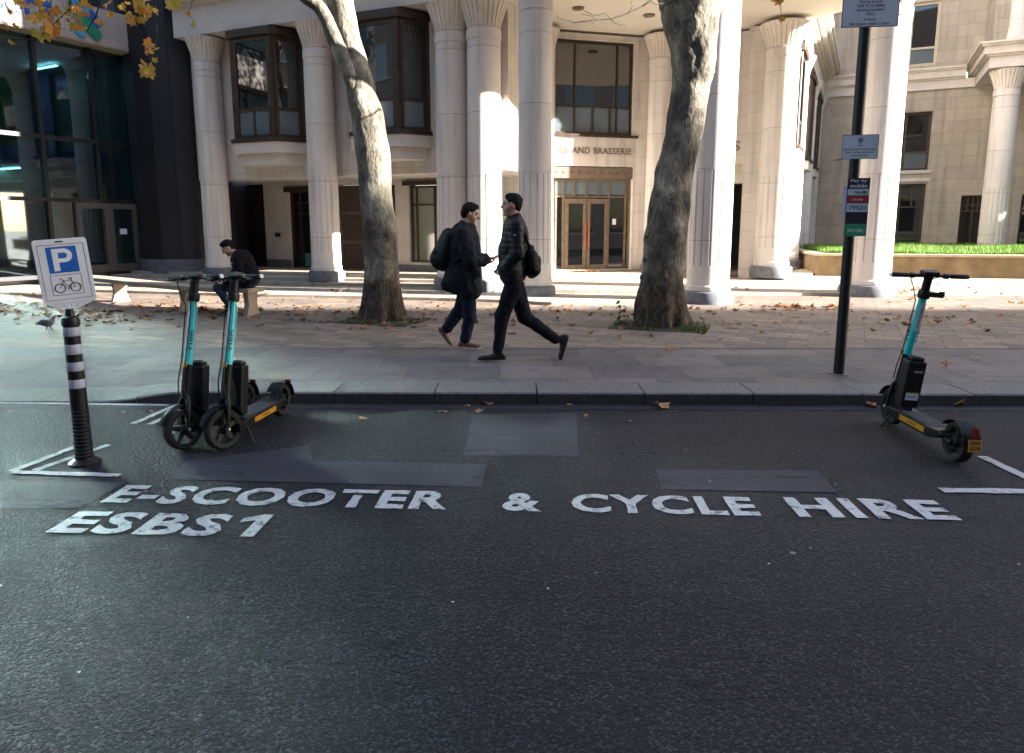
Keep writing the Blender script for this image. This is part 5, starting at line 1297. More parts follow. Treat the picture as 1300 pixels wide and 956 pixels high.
jk = [('e', tuple(sh+Vector((-.01, 0, -.13))), (.150, .21, .24), None, .05), ('c', tuple(sh+Vector((0, -.12, -.015))), tuple(sh+Vector((0, .12, -.015))), .085, .085, .05), ('c', tuple(q(651, 318)), tuple(q(651, 345)), .165, .160, .05),
      ('c', tuple(q(650, 345, -.09)), tuple(q(650, 351, -.09)), .125, .12, .05), ('c', tuple(q(650, 345, .09)), tuple(q(650, 351, .09)), .125, .12, .05), ('c', tuple(neck+Vector((.02, 0, .025))), tuple(neck+Vector((-.02, 0, -.03))), .072, .085, .02),
      ('c', tuple(sh+Vector((0, -.19, -.01))), tuple(el), .086, .075), ('c', tuple(el), tuple(wr+Vector((-.03, .03, -.02))), .073, .055, .03), ('c', tuple(sh+Vector((0, .19, -.01))), tuple(el2), .086, .075), ('c', tuple(el2), tuple(wr2+Vector((-.03, -.03, -.02))), .073, .055, .03), ('e', tuple(q(641, 343, -.14)), (.07, .05, .06), None, .03), ('e', tuple(q(641, 343, .14)), (.07, .05, .06), None, .03)]
trs = []
for s_, k_, a_ in ((-.08, kn_f, an_f), (.08, kn_b, an_b)): trs += [('c', tuple(hip+Vector((0, s_, .02))), tuple(k_), .108, .080, .03), ('c', tuple(k_), tuple(a_+(k_-a_).normalized()*.01), .078, .058, .03)]
u1, s1 = shoe(an_f+Vector((.01, 0, 0)), (-1, -.05, 0), L=.29); u2, s2 = shoe(an_b+Vector((.035, 0, .0)), (-.28, 0, -.96), (-.96, 0, .28), L=.28)
person(r2, [('body', body, SKIN, .0085, .012), ('eyes', ey, INK, .003, .003), ('hair', hair, HAIR, .008, .02), ('quilted_jacket', jk, PUFF, .012, .03), ('trousers', trs, JEAN2, .011, .03),
            ('shoe', u1+s1, SHOE, .008, .02), ('shoe', u2+s2, SHOE, .008, .02)])
bm = BM(); tube(bm, [q(651.5, 299, -.325), q(655.5, 298, -.32)], .003, 5); o = obj('jacket_mark', bm, STICK, None); o.parent = r2; o.matrix_parent_inverse = Matrix.Translation(-r2.location)
backpack('slim black rucksack on the back of the left-walking person', q(677, 333), [('c', tuple(q(673, 316)), tuple(q(675, 347)), .05, .06), ('c', tuple(q(675, 325, -.07)), tuple(q(677, 342, -.07)), .07, .085), ('c', tuple(q(675, 325, .07)), tuple(q(677, 342, .07)), .07, .085)],
         [[q(672, 314, -.14), q(664, 290, -.15), q(655, 283, -.15), q(649, 290, -.16)], [q(672, 314, .14), q(664, 290, .15), q(655, 283, .15), q(649, 290, .16)]], [('c', tuple(q(680, 330, -.05)), tuple(q(680, 336, .05)), .06, .06)])

# --- the sitter on the bench
Yp = 11.95
r3 = thing('person', 'person in black hooded top sitting on the bench bent over a phone', 'person', (q(314, 371).x, Yp, .575))
hc = q(289.5, 314.5); hp, ey, hP, M3 = head(hc, (-1, -.35, 0), (.35, -1, 0), .62, 1.08)
sh = q(307, 326); neck = q(299, 322); hip = Vector((q(316, 366).x, Yp, .70)); 
kl, kr = q(277, 365, -.16), q(296, 369, .14); al, ar = q(294, 392, -.20), q(288, 390, .10)
el = q(303, 356, -.26); wr = q(284, 359, -.24); el2 = q(294, 352, .20); wr2 = q(279, 358, .06)
body = hp+[('c', tuple(hc+Vector((.03, 0, -.05))), tuple(neck), .056, .062), ('c', tuple(sh+Vector((.01, 0, -.08))), tuple(hip+Vector((-.01, 0, .08))), .14, .14, .05), ('e', tuple(hip), (.15, .17, .12), None, .05)]
for s_, k_, a_ in ((-.10, kl, al), (.10, kr, ar)): body += [('c', tuple(hip+Vector((0, s_, 0))), tuple(k_), .078, .052), ('c', tuple(k_), tuple(a_), .050, .038)]
for s_, e_, w_ in ((-.19, el, wr), (.19, el2, wr2)): body += [('c', tuple(sh+Vector((0, s_, -.03))), tuple(e_), .046, .038), ('c', tuple(e_), tuple(w_), .038, .026)]
body += hand(wr, (-.9, .25, -.15), (0, .3, 1), (-.2, 1, .2), .5)+hand(wr2, (-.8, -.5, 0), (.0, -.2, 1), (-.3, -.9, .2), .6)
hair = [('e', hP(-.020, 0, .040), (.104, .086, .086), M3), ('e', hP(-.055, 0, -.005), (.062, .078, .080), M3, .02), ('e', hP(.024, 0, .088), (.056, .062, .034), M3, .02), ('e', hP(.0, 0, .1), (.08, .07, .03), M3, .02)]
hd = [('c', tuple(sh+Vector((.0, 0, -.06))), tuple(hip+Vector((.0, 0, .09))), .185, .185, .05), ('c', tuple(sh+Vector((0, -.13, -.02))), tuple(sh+Vector((0, .13, -.02))), .10, .10, .05), ('e', tuple(neck+Vector((.075, 0, .0))), (.09, .11, .06), None, .04),
      ('c', tuple(sh+Vector((0, -.19, -.03))), tuple(el), .085, .075), ('c', tuple(el), tuple(wr+Vector((.03, 0, 0))), .072, .048, .03), ('c', tuple(sh+Vector((0, .19, -.03))), tuple(el2), .085, .075), ('c', tuple(el2), tuple(wr2+Vector((.03, 0, 0))), .072, .048, .03), ('c', tuple(hip+Vector((0, -.08, .05))), tuple(hip+Vector((0, .08, .05))), .165, .165, .05)]
trs = [('c', tuple(hip+Vector((.02, -.08, 0))), tuple(hip+Vector((.02, .08, 0))), .13, .13, .04)]
for s_, k_, a_ in ((-.10, kl, al), (.10, kr, ar)): trs += [('c', tuple(hip+Vector((0, s_, 0))), tuple(k_), .100, .078, .03), ('c', tuple(k_), tuple(a_+(k_-a_).normalized()*.06), .076, .058, .03)]
u1, s1 = shoe(al+Vector((0, 0, -.0)), (-.9, -.2, -.35), (-.3, 0, 1)); u2, s2 = shoe(ar, (-.9, 0, -.3), (-.3, 0, 1))
person(r3, [('body', body, SKIN, .0085, .012), ('eyes', ey, INK, .003, .003), ('hair', hair, HAIR, .009, .02), ('hooded_top', hd, HOOD, .013, .03), ('jeans', trs, BLUEJ, .012, .03), ('shoe', u1+s1, BROWN, .009, .02), ('shoe', u2+s2, BROWN, .009, .02)])
M = frameM(q(292.5, 336, -.235), (1, -.15, 0), (-.3, -1, 0)); bm = textbm('NB', M, 1, .02, .002, fit=(.11, .045)); o = obj('chest_mark', bm, STICK, None); o.parent = r3; o.matrix_parent_inverse = Matrix.Translation(-r3.location)
ph = thing('phone', 'phone in the hands of the person sitting on the bench', 'phone', wr2+Vector((-.11, -.10, .035)), R(20))
bm = BM(); box(bm, -.072, .072, -.037, .037, -.004, .004); obj('phone_case', bm, BLACK, ph, bevel=.002)
bm = BM(); box(bm, -.066, .066, -.033, .033, .0045, .0052); obj('screen', bm, MATS['phone_screen'], ph)

# --- pigeon
pg = G(62, 421, .115); t = thing('pigeon', 'grey pigeon walking on the pavement beside the black and grey bollard', 'pigeon', pg, R(-8))
pr = [('e', (0, 0, .135), (.105, .058, .058), Matrix.Rotation(R(-14), 3, 'Y')), ('c', (.05, 0, .15), (.098, 0, .205), .040, .024), ('e', (.112, 0, .222), (.028, .02, .021), None, .01), ('c', (-.07, 0, .13), (-.19, 0, .105), .034, .012), ('c', (.132, 0, .219), (.156, 0, .213), .007, .002, .005)]
for b in (-1, 1):
    pr += [('c', (.0, b*.022, .09), (.005+.03*b, b*.024, .012), .013, .005, .01)]
    for a in (-.6, 0, .6): pr.append(('c', (.005+.03*b, b*.024, .010), (.005+.03*b+.034*math.cos(a), b*.024+.03*math.sin(a), .007), .0045, .003, .003))
FEA = mat('pigeon_grey', (.20, .22, .27), .6, .2, 18)
obj('body', sdf_mesh('body', pr, .0045, .015), FEA, t, smooth='all')
for b in (-1, 1):
    w_ = [('e', (-.03, b*.046, .140), (.095, .016, .042), Matrix.Rotation(R(-8), 3, 'Y')), ('c', (-.09, b*.040, .135), (-.17, b*.016, .118), .018, .006)]
    obj('wing', sdf_mesh('wing', w_, .005, .012), mat('pigeon_wing', (.10, .115, .15), .6, .4, 26), t, smooth='all')

# ------------------------------------------------------------------ e-scooters
def make_scooter(label, loc, rz, roll, psi, plate='009 G70'):
    root = thing('e_scooter', label, 'scooter', loc, 0, 'hire scooters parked in the bay'); root.rotation_euler = (roll, 0, rz)
    B = R(13); ax = Vector((-math.sin(B), 0, math.cos(B))); o0 = Vector((0, 0, .15))
    S = Matrix.Translation(o0) @ Matrix.Rotation(psi, 4, ax) @ Matrix.Translation(-o0)
    def A(s_, x=0, y=0): return o0+ax*s_+Vector((math.cos(B), 0, math.sin(B)))*x+Vector((0, y, 0))
    def st(nm, bm, m, parent=None, **k):
        for v in bm.verts: v.co = S @ v.co
        return obj(nm, bm, m, parent or root, **k)
    def wheel(nm, c, r, w_, fn):
        bm = BM(); Mw = Matrix.Translation(c) @ Matrix.Rotation(R(90), 4, 'X')
        lathe(bm, [(r*.70, -w_*.38), (r*.9, -w_*.5), (r*.97, -w_*.36), (r, 0), (r*.97, w_*.36), (r*.9, w_*.5), (r*.70, w_*.38)], 40, M=Mw)
        # hollow: remove caps, inner wall
        caps = [f for f in bm.faces if len(f.verts) > 8]; bmesh.ops.delete(bm, geom=caps, context='FACES_ONLY')
        es = [e for e in bm.edges if len(e.link_faces) == 1]; bmesh.ops.bridge_loops(bm, edges=es)
        t = fn(nm, bm, RUBBER, smooth=True)
        bm = BM(); lathe(bm, [(.03, -w_*.55), (.038, -w_*.4), (.038, w_*.4), (.03, w_*.55)], 20, M=Mw)
        for k in range(5):
            a = k*2*math.pi/5+.3; d = Vector((math.cos(a), 0, math.sin(a))); q_ = Vector((-d.z, 0, d.x))
            vs = []
            for rr_, hw_ in ((.03, .022), (r*.74, .012)):
                for y_ in (-w_*.22, w_*.22):
                    for g in (-1, 1): vs.append(bm.verts.new(Vector(c)+d*rr_+q_*hw_*g+Vector((0, y_, 0))))
            for f in ((0, 1, 3, 2), (4, 6, 7, 5), (0, 4, 5, 1), (2, 3, 7, 6), (0, 2, 6, 4), (1, 5, 7, 3)): bm.faces.new([vs[i] for i in f])
        fn('rim', bm, BLACK, parent=t, smooth=True); return t
    wheel('front_wheel', (0, 0, .15), .15, .062, st)
    # fork, fender
    bm = BM()
    for y in (-.05, .05): tube(bm, [A(0, 0, y), A(.08, .0, y), A(.19, .005, y*.9), A(.24, 0, y*.4)], [.017, .016, .019, .018], 10)
    lathe(bm, [(.022, -.062), (.026, -.05), (.026, .05), (.022, .062)], 14, M=Matrix.Translation(o0) @ Matrix.Rotation(R(90), 4, 'X'))
    st('fork', bm, BLACK, smooth=True)
    bm = BM(); L0 = []
    for k in range(15):
        a = R(20+k*10); d = Vector((math.cos(a), 0, math.sin(a)))
        L0.append([bm.verts.new(o0+d*(.172+(.012 if abs(y) < .02 else 0))+Vector((0, y, 0))) for y in (-.04, -.018, .018, .04)])
    for a, b in zip(L0, L0[1:]):
        for j in range(3): bm.faces.new((a[j], a[j+1], b[j+1], b[j]))
    r_ = bmesh.ops.solidify(bm, geom=bm.faces[:], thickness=.005); st('front_fender', bm, BLACK, smooth=True)
    bm = BM(); tube(bm, [A(.22), A(.28), A(.45), A(.47)], [.034, .036, .034, .036], 16); st('steering_head', bm, BLACK, smooth=True)
    bm = BM(); tube(bm, [A(.47), A(.49), A(.93), A(.945)], [.031, .030, .028, .028], 18); stem = st('stem', bm, TEAL, smooth=True)
    for (sgn, m, h_) in ((1, INK, .022), (-1, INK, .022)):
        Mx = frameM(A(.56, 0, sgn*.0295), ax, (0, sgn, 0)); bm = textbm('TIER', Mx, 1, .02, .001, fit=(.17, h_)); st('stem_lettering', bm, m, parent=stem)
    bm = BM(); Mx = frameM(A(.80, -.0275, 0), ax, (-math.cos(B), 0, -math.sin(B))); box(bm, -.13, .10, -.019, .019, .0, .0025, Mx); lab = st('stem_label', bm, STICK, parent=stem)
    bm = textbm('SCAN TO RIDE', Mx @ Matrix.Translation((-.10, -.006, .003)), 1, .01, .0006, fit=(.16, .012)); st('label_print', bm, INK, parent=stem)
    bm = BM(); Mx = frameM(A(.80, .029, 0), ax, (math.cos(B), 0, math.sin(B))); box(bm, -.2, .06, -.008, .008, -.002, .0015, Mx); st('stem_stripe', bm, STICK, parent=stem)
    bm = BM(); tube(bm, [A(.945), A(.955), A(1.07), A(1.10)], [.034, .033, .030, .034], 16)
    st('stem_top', bm, BLACK, smooth=True)
    bm = BM(); tube(bm, [A(1.11, 0, -.29), A(1.11, 0, -.10), A(1.12, .0, 0), A(1.11, 0, .10), A(1.11, 0, .29)], [.011, .012, .02, .012, .011], 12)
    Mx = Matrix.Translation(A(1.135)) @ Matrix.Rotation(-B, 4, 'Y'); box(bm, -.035, .035, -.055, .055, -.02, .012, Mx); hb = st('handlebar', bm, BLACK, smooth=True)
    for s_ in (-1, 1):
        bm = BM(); tube(bm, [A(1.11, 0, s_*.165), A(1.11, 0, s_*.17), A(1.11, 0, s_*.285), A(1.11, 0, s_*.29)], [.015, .0175, .0175, .015], 14); st('grip', bm, RUBBER, parent=hb, smooth=True)
        bm = BM(); tube(bm, [A(1.11, 0, s_*.290), A(1.11, 0, s_*.302)], [.017, .015], 14); st('grip_end', bm, WHITEP if s_ > 0 else BLACK, parent=hb, smooth=True)
        bm = BM(); tube(bm, [A(1.105, .02, s_*.13), A(1.10, .045, s_*.17), A(1.085, .05, s_*.26)], [.010, .006, .005], 8); tube(bm, [A(1.11, 0, s_*.115), A(1.11, 0, s_*.145)], .021, 12); st('brake_lever', bm, BLACK, parent=hb, smooth=True)
    bm = BM(); Mx = Matrix.Translation(A(.965)) @ Matrix.Rotation(R(-128), 4, 'Z'); box(bm, .0, .13, -.022, .022, -.02, .018, Mx); box(bm, .10, .135, -.026, .026, -.012, .026, Mx)
    lathe(bm, [(.042, -.03), (.044, -.02), (.044, .022), (.04, .03)], 18, M=Matrix.Translation(A(.965)) @ Matrix.Rotation(-B, 4, 'Y')); ph_ = st('phone_holder', bm, BLACK, smooth=True)
    bm = BM(); Mx = frameM(A(.36, .037, 0), (0, 1, 0), (math.cos(B), 0, math.sin(B))); box(bm, -.034, .034, .09, .125, 0, .003, Mx); st('front_plate', bm, YELLOW)
    for s_ in (-1, 1):
        bm = BM(); tube(bm, [A(1.10, .03, s_*.13), A(1.06, .085, s_*.08), A(.98, .07, s_*.045), A(.90, .036, s_*.03), A(.5, .040, s_*.022), A(.34, .05, s_*.03), A(.24, .03, s_*.04)], .0042, 6); st('brake_cable', bm, BLACK, smooth=True)
    bm = BM()
    for s_ in (-1, 1): lathe(bm, [(.012, 0), (.012, .008), (.006, .012)], 6, M=Matrix.Translation(A(0, 0, s_*.066)) @ Matrix.Rotation(R(-90*s_), 4, 'X'))
    st('axle_nut', bm, ALU)
    # fixed frame: neck, box, deck
    bm = BM(); prof = [(-.075, .50), (-.115, .50), (-.20, .24), (-.24, .20), (-.24, .12), (-.13, .115), (-.085, .20), (-.045, .36)]
    lo = [bm.verts.new((x, -.032, z)) for x, z in prof]; hi = [bm.verts.new((x, .032, z)) for x, z in prof]; bm.faces.new(lo); bm.faces.new(hi[::-1])
    for i in range(len(prof)): j = (i+1) % len(prof); bm.faces.new((lo[i], hi[i], hi[j], lo[j]))
    obj('frame_neck', bm, BLACK, root, bevel=.008)
    bm = BM(); Mx = Matrix.Translation((-.20, 0, .225)) @ Matrix.Rotation(R(-7), 4, 'Y'); box(bm, -.045, .062, -.068, .068, -.02, .355, Mx); box(bm, -.032, .048, -.052, .052, .355, .385, Mx)
    bx = obj('battery_box', bm, BLACK, root, bevel=.014)
    bm = BM(); lathe(bm, [(.030, .0), (.030, .004)], 16, M=Mx @ Matrix.Translation((0, 0, .387))); obj('box_socket', bm, INK, bx)
    Mb = Mx @ frameM((-.0465, 0, 0), (0, -1, 0), (-1, 0, 0))
    bm = BM(); box(bm, -.045, .050, .045, .10, 0, .0015, Mb); obj('box_label', bm, STICK, bx)
    bm = textbm('RIDE SAFELY', Mb @ Matrix.Translation((-.036, .066, .002)), 1, .01, .0006, fit=(.076, .014)); obj('label_print', bm, LOGOB, bx)
    bm = BM(); box(bm, -.045, .050, .10, .108, 0, .0016, Mb); obj('label_stripe', bm, YELLOW, bx)
    bm = textbm('HELMET', Mb @ Matrix.Translation((-.02, .27, .002)), 1, .01, .0006, fit=(.066, .012)); obj('label_print', bm, STICK, bx)
    bm = BM(); prof = [(-.08, .10), (-.70, .10), (-.80, .125), (-.88, .165), (-.84, .19), (-.70, .178), (-.24, .178), (-.08, .17)]
    lo = [bm.verts.new((x, -.09, z)) for x, z in prof]; hi = [bm.verts.new((x, .09, z)) for x, z in prof]; bm.faces.new(lo); bm.faces.new(hi[::-1])
    for i in range(len(prof)): j = (i+1) % len(prof); bm.faces.new((lo[i], hi[i], hi[j], lo[j]))
    dk = obj('deck', bm, BLACK, root, bevel=.01)
    bm = BM(); box(bm, -.69, -.27, -.075, .075, .1775, .181); obj('deck_mat', bm, mat('deck_rubber', (.02, .022, .026), .9), dk)
    for s_ in (-1, 1):
        bm = BM(); box(bm, -.66, -.30, min(s_*.0905, s_*.093), max(s_*.0905, s_*.093), .120, .160); obj('side_reflector', bm, YELLOW, dk, bevel=.001)
        bm = textbm('E-SCOOTER', frameM((-.54 if s_ < 0 else -.42, s_*.0935, .134), (1 if s_ < 0 else -1, 0, 0), (0, s_, 0)), 1, .01, .0006, fit=(.12, .013)); obj('reflector_print', bm, INK, dk)
        bm = BM(); tube(bm, [(-.80, s_*.05, .15), (-.93, s_*.045, .13)], [.02, .018], 10); obj('rear_arm', bm, BLACK, root, smooth=True)
    wheel('rear_wheel', (-.93, 0, .14), .14, .075, lambda nm, bm, m, parent=None, **k: obj(nm, bm, m, parent or root, **k))
    bm = BM(); L0 = []
    for k in range(15):
        a = R(38+k*10); d = Vector((math.cos(a), 0, math.sin(a)))
        L0.append([bm.verts.new(Vector((-.93, 0, .135))+d*(.158+(.014 if abs(y) < .03 else 0))+Vector((0, y, 0))) for y in (-.058, -.03, .03, .058)])
    for a, b in zip(L0, L0[1:]):
        for j in range(3): bm.faces.new((a[j], a[j+1], b[j+1], b[j]))
    bmesh.ops.solidify(bm, geom=bm.faces[:], thickness=.006); rf_ = obj('rear_fender', bm, BLACK, root, smooth=True)
    Mr = frameM((-1.093, 0, .235), (0, -1, 0), (-1, 0, .25))
    bm = BM(); box(bm, -.024, .024, -.02, .045, -.004, .014, Mr); obj('tail_light', bm, REDL, rf_, bevel=.004)
    Mr = frameM((-1.112, 0, .165), (0, -1, 0), (-1, 0, .12))
    bm = BM(); box(bm, -.042, .042, -.04, .042, -.003, .003, Mr); obj('number_plate', bm, YELLOW, rf_, bevel=.002)
    for i, tx in enumerate(plate.split()): bm = textbm(tx, Mr @ Matrix.Translation((-.033, .008-i*.036, .0035)), 1, .02, .0008, fit=(.066, .026)); obj('plate_lettering', bm, INK, rf_)
    bm = BM(); tube(bm, [(-.17, .07, .125), (-.17, .10, .11), (-.15, .155, .004)], [.010, .009, .008], 8); obj('kickstand', bm, BLACK, root, smooth=True)
    return root
fA, fB = G(229, 573, 0), G(280, 573, 0)
make_scooter('teal-stemmed hire scooter nearest the banded parking bollard, front wheel turned', fA+Vector((0, .06, 0)), R(-96), R(-1.5), R(-24))
make_scooter('teal-stemmed hire scooter in the middle, its yellow-striped deck pointing back to the kerb', fB+Vector((0, .06, 0)), R(-97), R(-1.5), R(-25))
make_scooter('lone hire scooter by the right-hand kerb, rear wheel and yellow plate facing the viewer', (3.10, 5.56, .006), R(87), R(3.0), R(4))

# ------------------------------------------------------------------ parking bollard with its sign
Yb = 4.62; b0 = G(109, 587, 0); zz = lambda v: P(100, v, Yb).z
bo = thing('parking_bollard', 'black bollard with grey bands carrying a white cycle parking sign', 'bollard', (b0.x, Yb, 0))
def bz(nm, bm, m, parent=None, **k):
    for v in bm.verts: v.co += Vector((0, 0, 0))
    return obj(nm, bm, m, parent or bo, **k)
bm = BM(); lathe(bm, [(.100, .0), (.100, .012), (.08, .025), (.057, .035), (.052, .05)], 36); bz('base_plate', bm, BLACK, smooth=True)
bm = BM(); pr = [(.055, .04)]; z = .05
while z < zz(522): pr += [(.058-.012*z, z), (.058-.012*z, z+.010), (.0545-.012*z, z+.014), (.0545-.012*z, z+.022)]; z += .026
pr += [(.052, zz(520)), (.047, zz(412))]; lathe(bm, pr, 36)
post = bz('post', bm, BLACK, smooth=True)
for a, b in ((415, 426), (436.6, 449), (459, 470), (480.5, 492)):
    bm = BM(); z1_, z0_ = zz(a), zz(b); lathe(bm, [(.0500, z0_), (.0512, z0_+.003), (.0505, z1_-.003), (.0492, z1_)], 36); bz('reflective_band', bm, GREYBAND, post, smooth=True)
bm = BM(); lathe(bm, [(.047, zz(414)), (.054, zz(413)), (.056, zz(408)), (.050, zz(403)), (.03, zz(401)), (.026, zz(395)), (.024, zz(392))], 32); bz('cap', bm, BLACK, smooth=True)
sc_ = P(82.5, 345, Yb)-Vector((b0.x, Yb, 0)); u_ = Vector((math.cos(R(33)), math.sin(R(33)), 0)); n_ = Vector((math.sin(R(33)), -math.cos(R(33)), .02)).normalized()
MS = frameM(sc_, u_, n_) @ Matrix.Rotation(R(4.5), 4, 'Z')
W2, H2 = .152, .215
def rpoly(pts, z0, z1, bm=None):
    bm = bm or BM(); lo = [bm.verts.new(MS @ Vector((x, y, z0))) for x, y in pts]; hi = [bm.verts.new(MS @ Vector((x, y, z1))) for x, y in pts]
    bm.faces.new(lo[::-1]); bm.faces.new(hi)
    for i in range(len(pts)): j = (i+1) % len(pts); bm.faces.new((lo[i], lo[j], hi[j], hi[i]))
    return bm
def rrect(x0, x1, y0, y1, r, n=5):
    o_ = []
    for cx, cy, a0 in ((x1-r, y1-r, 0), (x0+r, y1-r, 90), (x0+r, y0+r, 180), (x1-r, y0+r, 270)):
        for k in range(n+1): a = R(a0+90*k/n); o_.append((cx+r*math.cos(a), cy+r*math.sin(a)))
    return o_
plate_pts = rrect(-W2, W2, -H2+.01, H2, .02)
plate = bz('sign_plate', rpoly(plate_pts, -.018, 0), WHITEP, bevel=.003)
bm = rpoly([(-W2+.01, -H2+.012), (W2-.01, -H2+.012), (.0, -H2-.045)], -.016, -.003); bz('plate_bracket', bm, WHITEP, plate)
bm = BM()
for x in (-.045, 0, .045): rpoly([(x-.002, -H2+.005), (x+.002, -H2+.005), (x*.5+.002, -H2-.03), (x*.5-.002, -H2-.03)], -.003, -.001, bm)
bz('bracket_rib', bm, GREYBAND, plate)
def outline(x0, x1, y0, y1, w_, z=.001):
    bm = BM()
    for a in ((x0, x1, y0, y0+w_), (x0, x1, y1-w_, y1), (x0, x0+w_, y0+w_, y1-w_), (x1-w_, x1, y0+w_, y1-w_)): rpoly([(a[0], a[2]), (a[1], a[2]), (a[1], a[3]), (a[0], a[3])], .0, z, bm)
    return bm
bz('border_line', outline(-W2+.022, W2-.022, -H2+.035, H2-.035, .003), INK, plate)
bz('blue_panel', rpoly([(-.085, -.005), (.085, -.005), (.085, .165), (-.085, .165)], 0, .001), BLUEP, plate)
# letter P with straight bowl
bm = BM(); rpoly([(-.055, .008), (-.022, .008), (-.022, .152), (-.055, .152)], .001, .002, bm)
o_, i_ = [], []
for k in range(13):
    a = R(90-180*k/12); o_.append((.012+.045*math.cos(a), .107+.045*math.sin(a))); i_.append((.010+.019*math.cos(a), .107+.019*math.sin(a)))
o_ = [(-.022, .152)]+o_+[(-.022, .062)]; i_ = [(-.022, .126)]+i_+[(-.022, .088)]
for k in range(len(o_)-1): rpoly([o_[k], o_[k+1], i_[k+1], i_[k]], .001, .002, bm)
bz('sign_lettering', bm, WHITEP, plate)
bz('border_line', outline(-.088, .088, -.150, -.018, .003), INK, plate)
bm = BM()
def ln(pts, r=.0022): tube(bm, [MS @ Vector((x, y, .001)) for x, y in pts], r, 6)
for cx in (-.043, .045): ln([(cx+.029*math.cos(R(k*20)), -.104+.029*math.sin(R(k*20))) for k in range(19)], .003)
ln([(-.043, -.104), (-.020, -.058), (.028, -.058), (.006, -.104), (-.020, -.058)]); ln([(.006, -.104), (.045, -.104), (.028, -.058), (.024, -.044)]); ln([(.012, -.044), (.036, -.044)], .003); ln([(-.020, -.058), (-.026, -.042), (-.036, -.044), (-.038, -.052)]); ln([(.0, -.118), (.012, -.090)])
bz('cycle_symbol', bm, INK, plate)
bm = BM(); rpoly([(-.025, H2-.024), (.02, H2-.024), (.02, H2-.014), (-.025, H2-.014)], 0, .0012, bm); bz('maker_mark', bm, BLACK, plate)

# ------------------------------------------------------------------ tall black sign pole with plates
Yq = 7.04; p0 = G(1067, 476, .11); po = thing('sign_pole', 'tall thin black pole with parking plates standing at the kerb', 'signpost', (p0.x, Yq, .11))
def pz_(nm, bm, m, parent=None, **k):
    o = obj(nm, bm, m, None, **k); o.parent = parent or po
    if parent is None: o.matrix_parent_inverse = Matrix.Translation(-Vector((p0.x, Yq, .11)))
    return o
bm = BM(); tube(bm, [(p0.x, Yq, .10), (p0.x, Yq, 4.4)], .052, 24); pz_('pole', bm, BLACK, smooth=True)
bm = BM(); tube(bm, [(p0.x, Yq, .105), (p0.x, Yq, .118)], .10, 20); pz_('footing', bm, KERB)
def plate2(ul, ur, vt, vb, m, Yo=-.062, yaw=R(-12)):
    a, b = P(ul, (vt+vb)/2, Yq+Yo), P(ur, (vt+vb)/2, Yq+Yo); zt, zb = P((ul+ur)/2, vt, Yq+Yo).z, P((ul+ur)/2, vb, Yq+Yo).z
    c = (a+b)/2; c.z = (zt+zb)/2; w_, h_ = (b.x-a.x)/math.cos(yaw), zt-zb
    M = frameM(c, (math.cos(yaw), math.sin(yaw), 0), (math.sin(yaw), -math.cos(yaw), 0))
    bm = BM(); box(bm, -w_/2, w_/2, -h_/2, h_/2, -.003, .003, M); return pz_('sign_plate', bm, m), M, w_, h_
def lines(par, M, w_, ys, m=INK):
    for tx, y, h_, ww in ys:
        bm = textbm(tx, M @ Matrix.Translation((-ww/2, y, .0035)), 1, .012, .0008, fit=(ww, h_)); pz_('sign_lettering', bm, m, par)
def border(par, M, w_, h_, t=.006):
    bm = BM()
    for a in ((-w_/2, w_/2, -h_/2, -h_/2+t), (-w_/2, w_/2, h_/2-t, h_/2), (-w_/2, -w_/2+t, -h_/2+t, h_/2-t), (w_/2-t, w_/2, -h_/2+t, h_/2-t)): box(bm, a[0], a[1], a[2], a[3], .003, .0045, M)
    pz_('border_line', bm, INK, par)
pa1, M1, w1, h1 = plate2(1073, 1142, -70, 34.5, SIGNG, yaw=R(-6)); border(pa1, M1, w1, h1, .007)
hb_ = -h1/2
lines(pa1, M1, w1, [('No return within 1 hour', hb_+.020, .024, .36), ('4 hours', hb_+.058, .024, .115), ('79521', hb_+.104, .024, .085), ('quoting location', hb_+.137, .029, .245), ('020 7110 0000', hb_+.176, .026, .245), ('Pay by phone', hb_+.208, .031, .20), ('Display ticket or pay by phone', hb_+.254, .03, .42), ('Mon - Fri', hb_+.32, .035, .2), ('8.30 am - 6.30 pm', hb_+.38, .035, .36)])
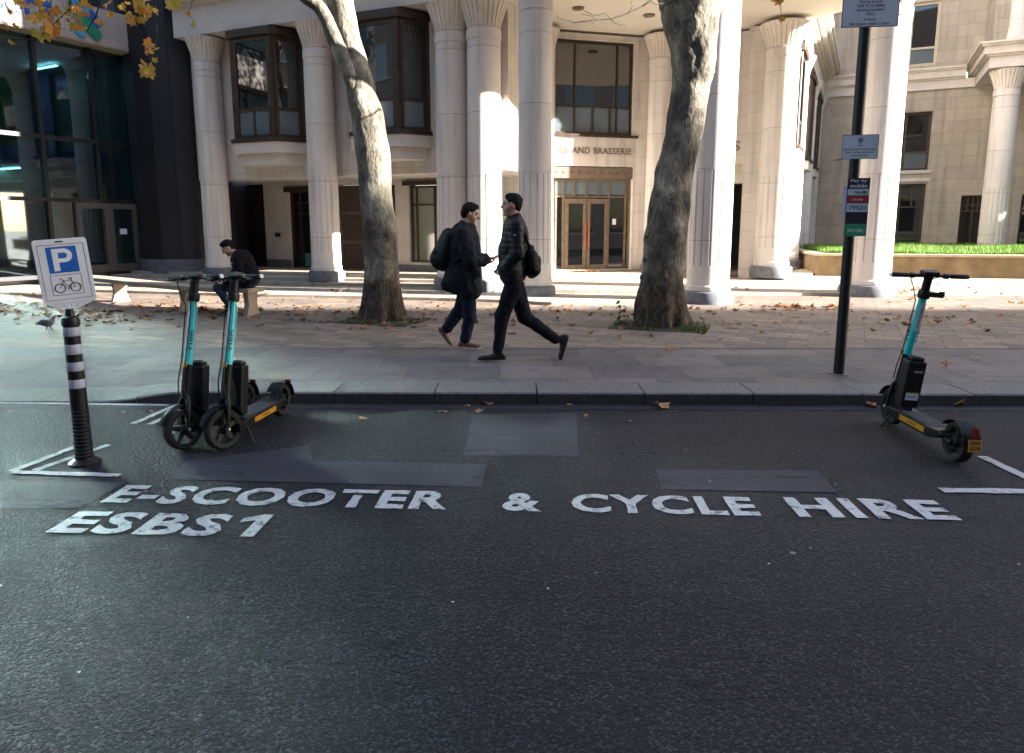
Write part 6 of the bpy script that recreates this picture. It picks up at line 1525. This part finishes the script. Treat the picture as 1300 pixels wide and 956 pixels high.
pa2, M2, w2, h2 = plate2(1070.5, 1113, 171, 202, SIGNG, yaw=R(-10)); border(pa2, M2, w2, h2, .004)
lines(pa2, M2, w2, [('immediately', -h2/2+.022, .018, .16), ('post will be removed', -h2/2+.052, .020, .25), ('Bicycles fastened to this', -h2/2+.082, .020, .28)])
bm = BM(); box(bm, -.022, .022, h2/2-.075, h2/2-.03, .003, .0045, M2); box(bm, -.004, .004, h2/2-.095, h2/2-.075, .003, .0045, M2); box(bm, -.03, .03, h2/2-.105, h2/2-.098, .003, .0045, M2); pz_('crest', bm, mat('crest_grey', (.12, .13, .18), .5), pa2)
bm = BM(); tube(bm, [M2 @ Vector((-w2/2-.05, -h2/2-.005, -.03)), M2 @ Vector((-w2/2+.08, -h2/2+.01, -.02))], .004, 6); pz_('cable_tie', bm, INK, None)
pa3, M3_, w3, h3 = plate2(1075, 1101, 226, 300, INK, yaw=R(-10))
top = h3/2
lines(pa3, M3_, w3, [('Pay by', top-.046, .034, .15), ('mobile', top-.092, .036, .155)], STICK)
def pnl(y0, y1, m): bm = BM(); box(bm, -w3/2+.006, w3/2-.006, y0, y1, .003, .0042, M3_); return pz_('sign_panel', bm, m, pa3)
pnl(top-.165, top-.105, SIGNG); pnl(top-.235, top-.172, RED); pnl(top-.325, top-.242, SIGNG); pnl(top-.56, top-.44, GREEN)
Mg = M3_ @ Matrix.Translation((0, 0, .001))
lines(pa3, Mg, w3, [('Ring', top-.150, .026, .07), ('79521', top-.305, .042, .155)]); lines(pa3, Mg, w3, [('Go', top-.150, .026, .045)], GREEN)
for o in pa3.children:
    pass
lines(pa3, Mg, w3, [('NO CASH', top-.215, .018, .09), ('PAY HERE', top-.52, .03, .14)], STICK)
Mk = M3_ @ Matrix.Translation((.048, 0, .0022)); bm = BM(); box(bm, -.012, .03, top-.153, top-.122, .002, .003, Mk); pz_('green_swoosh', bm, GREEN, pa3)
pa4, M4, w4, h4 = plate2(1072, 1084, 236, 276, mat('pale_blue_back', (.38, .42, .62), .5), Yo=.062, yaw=R(-35))
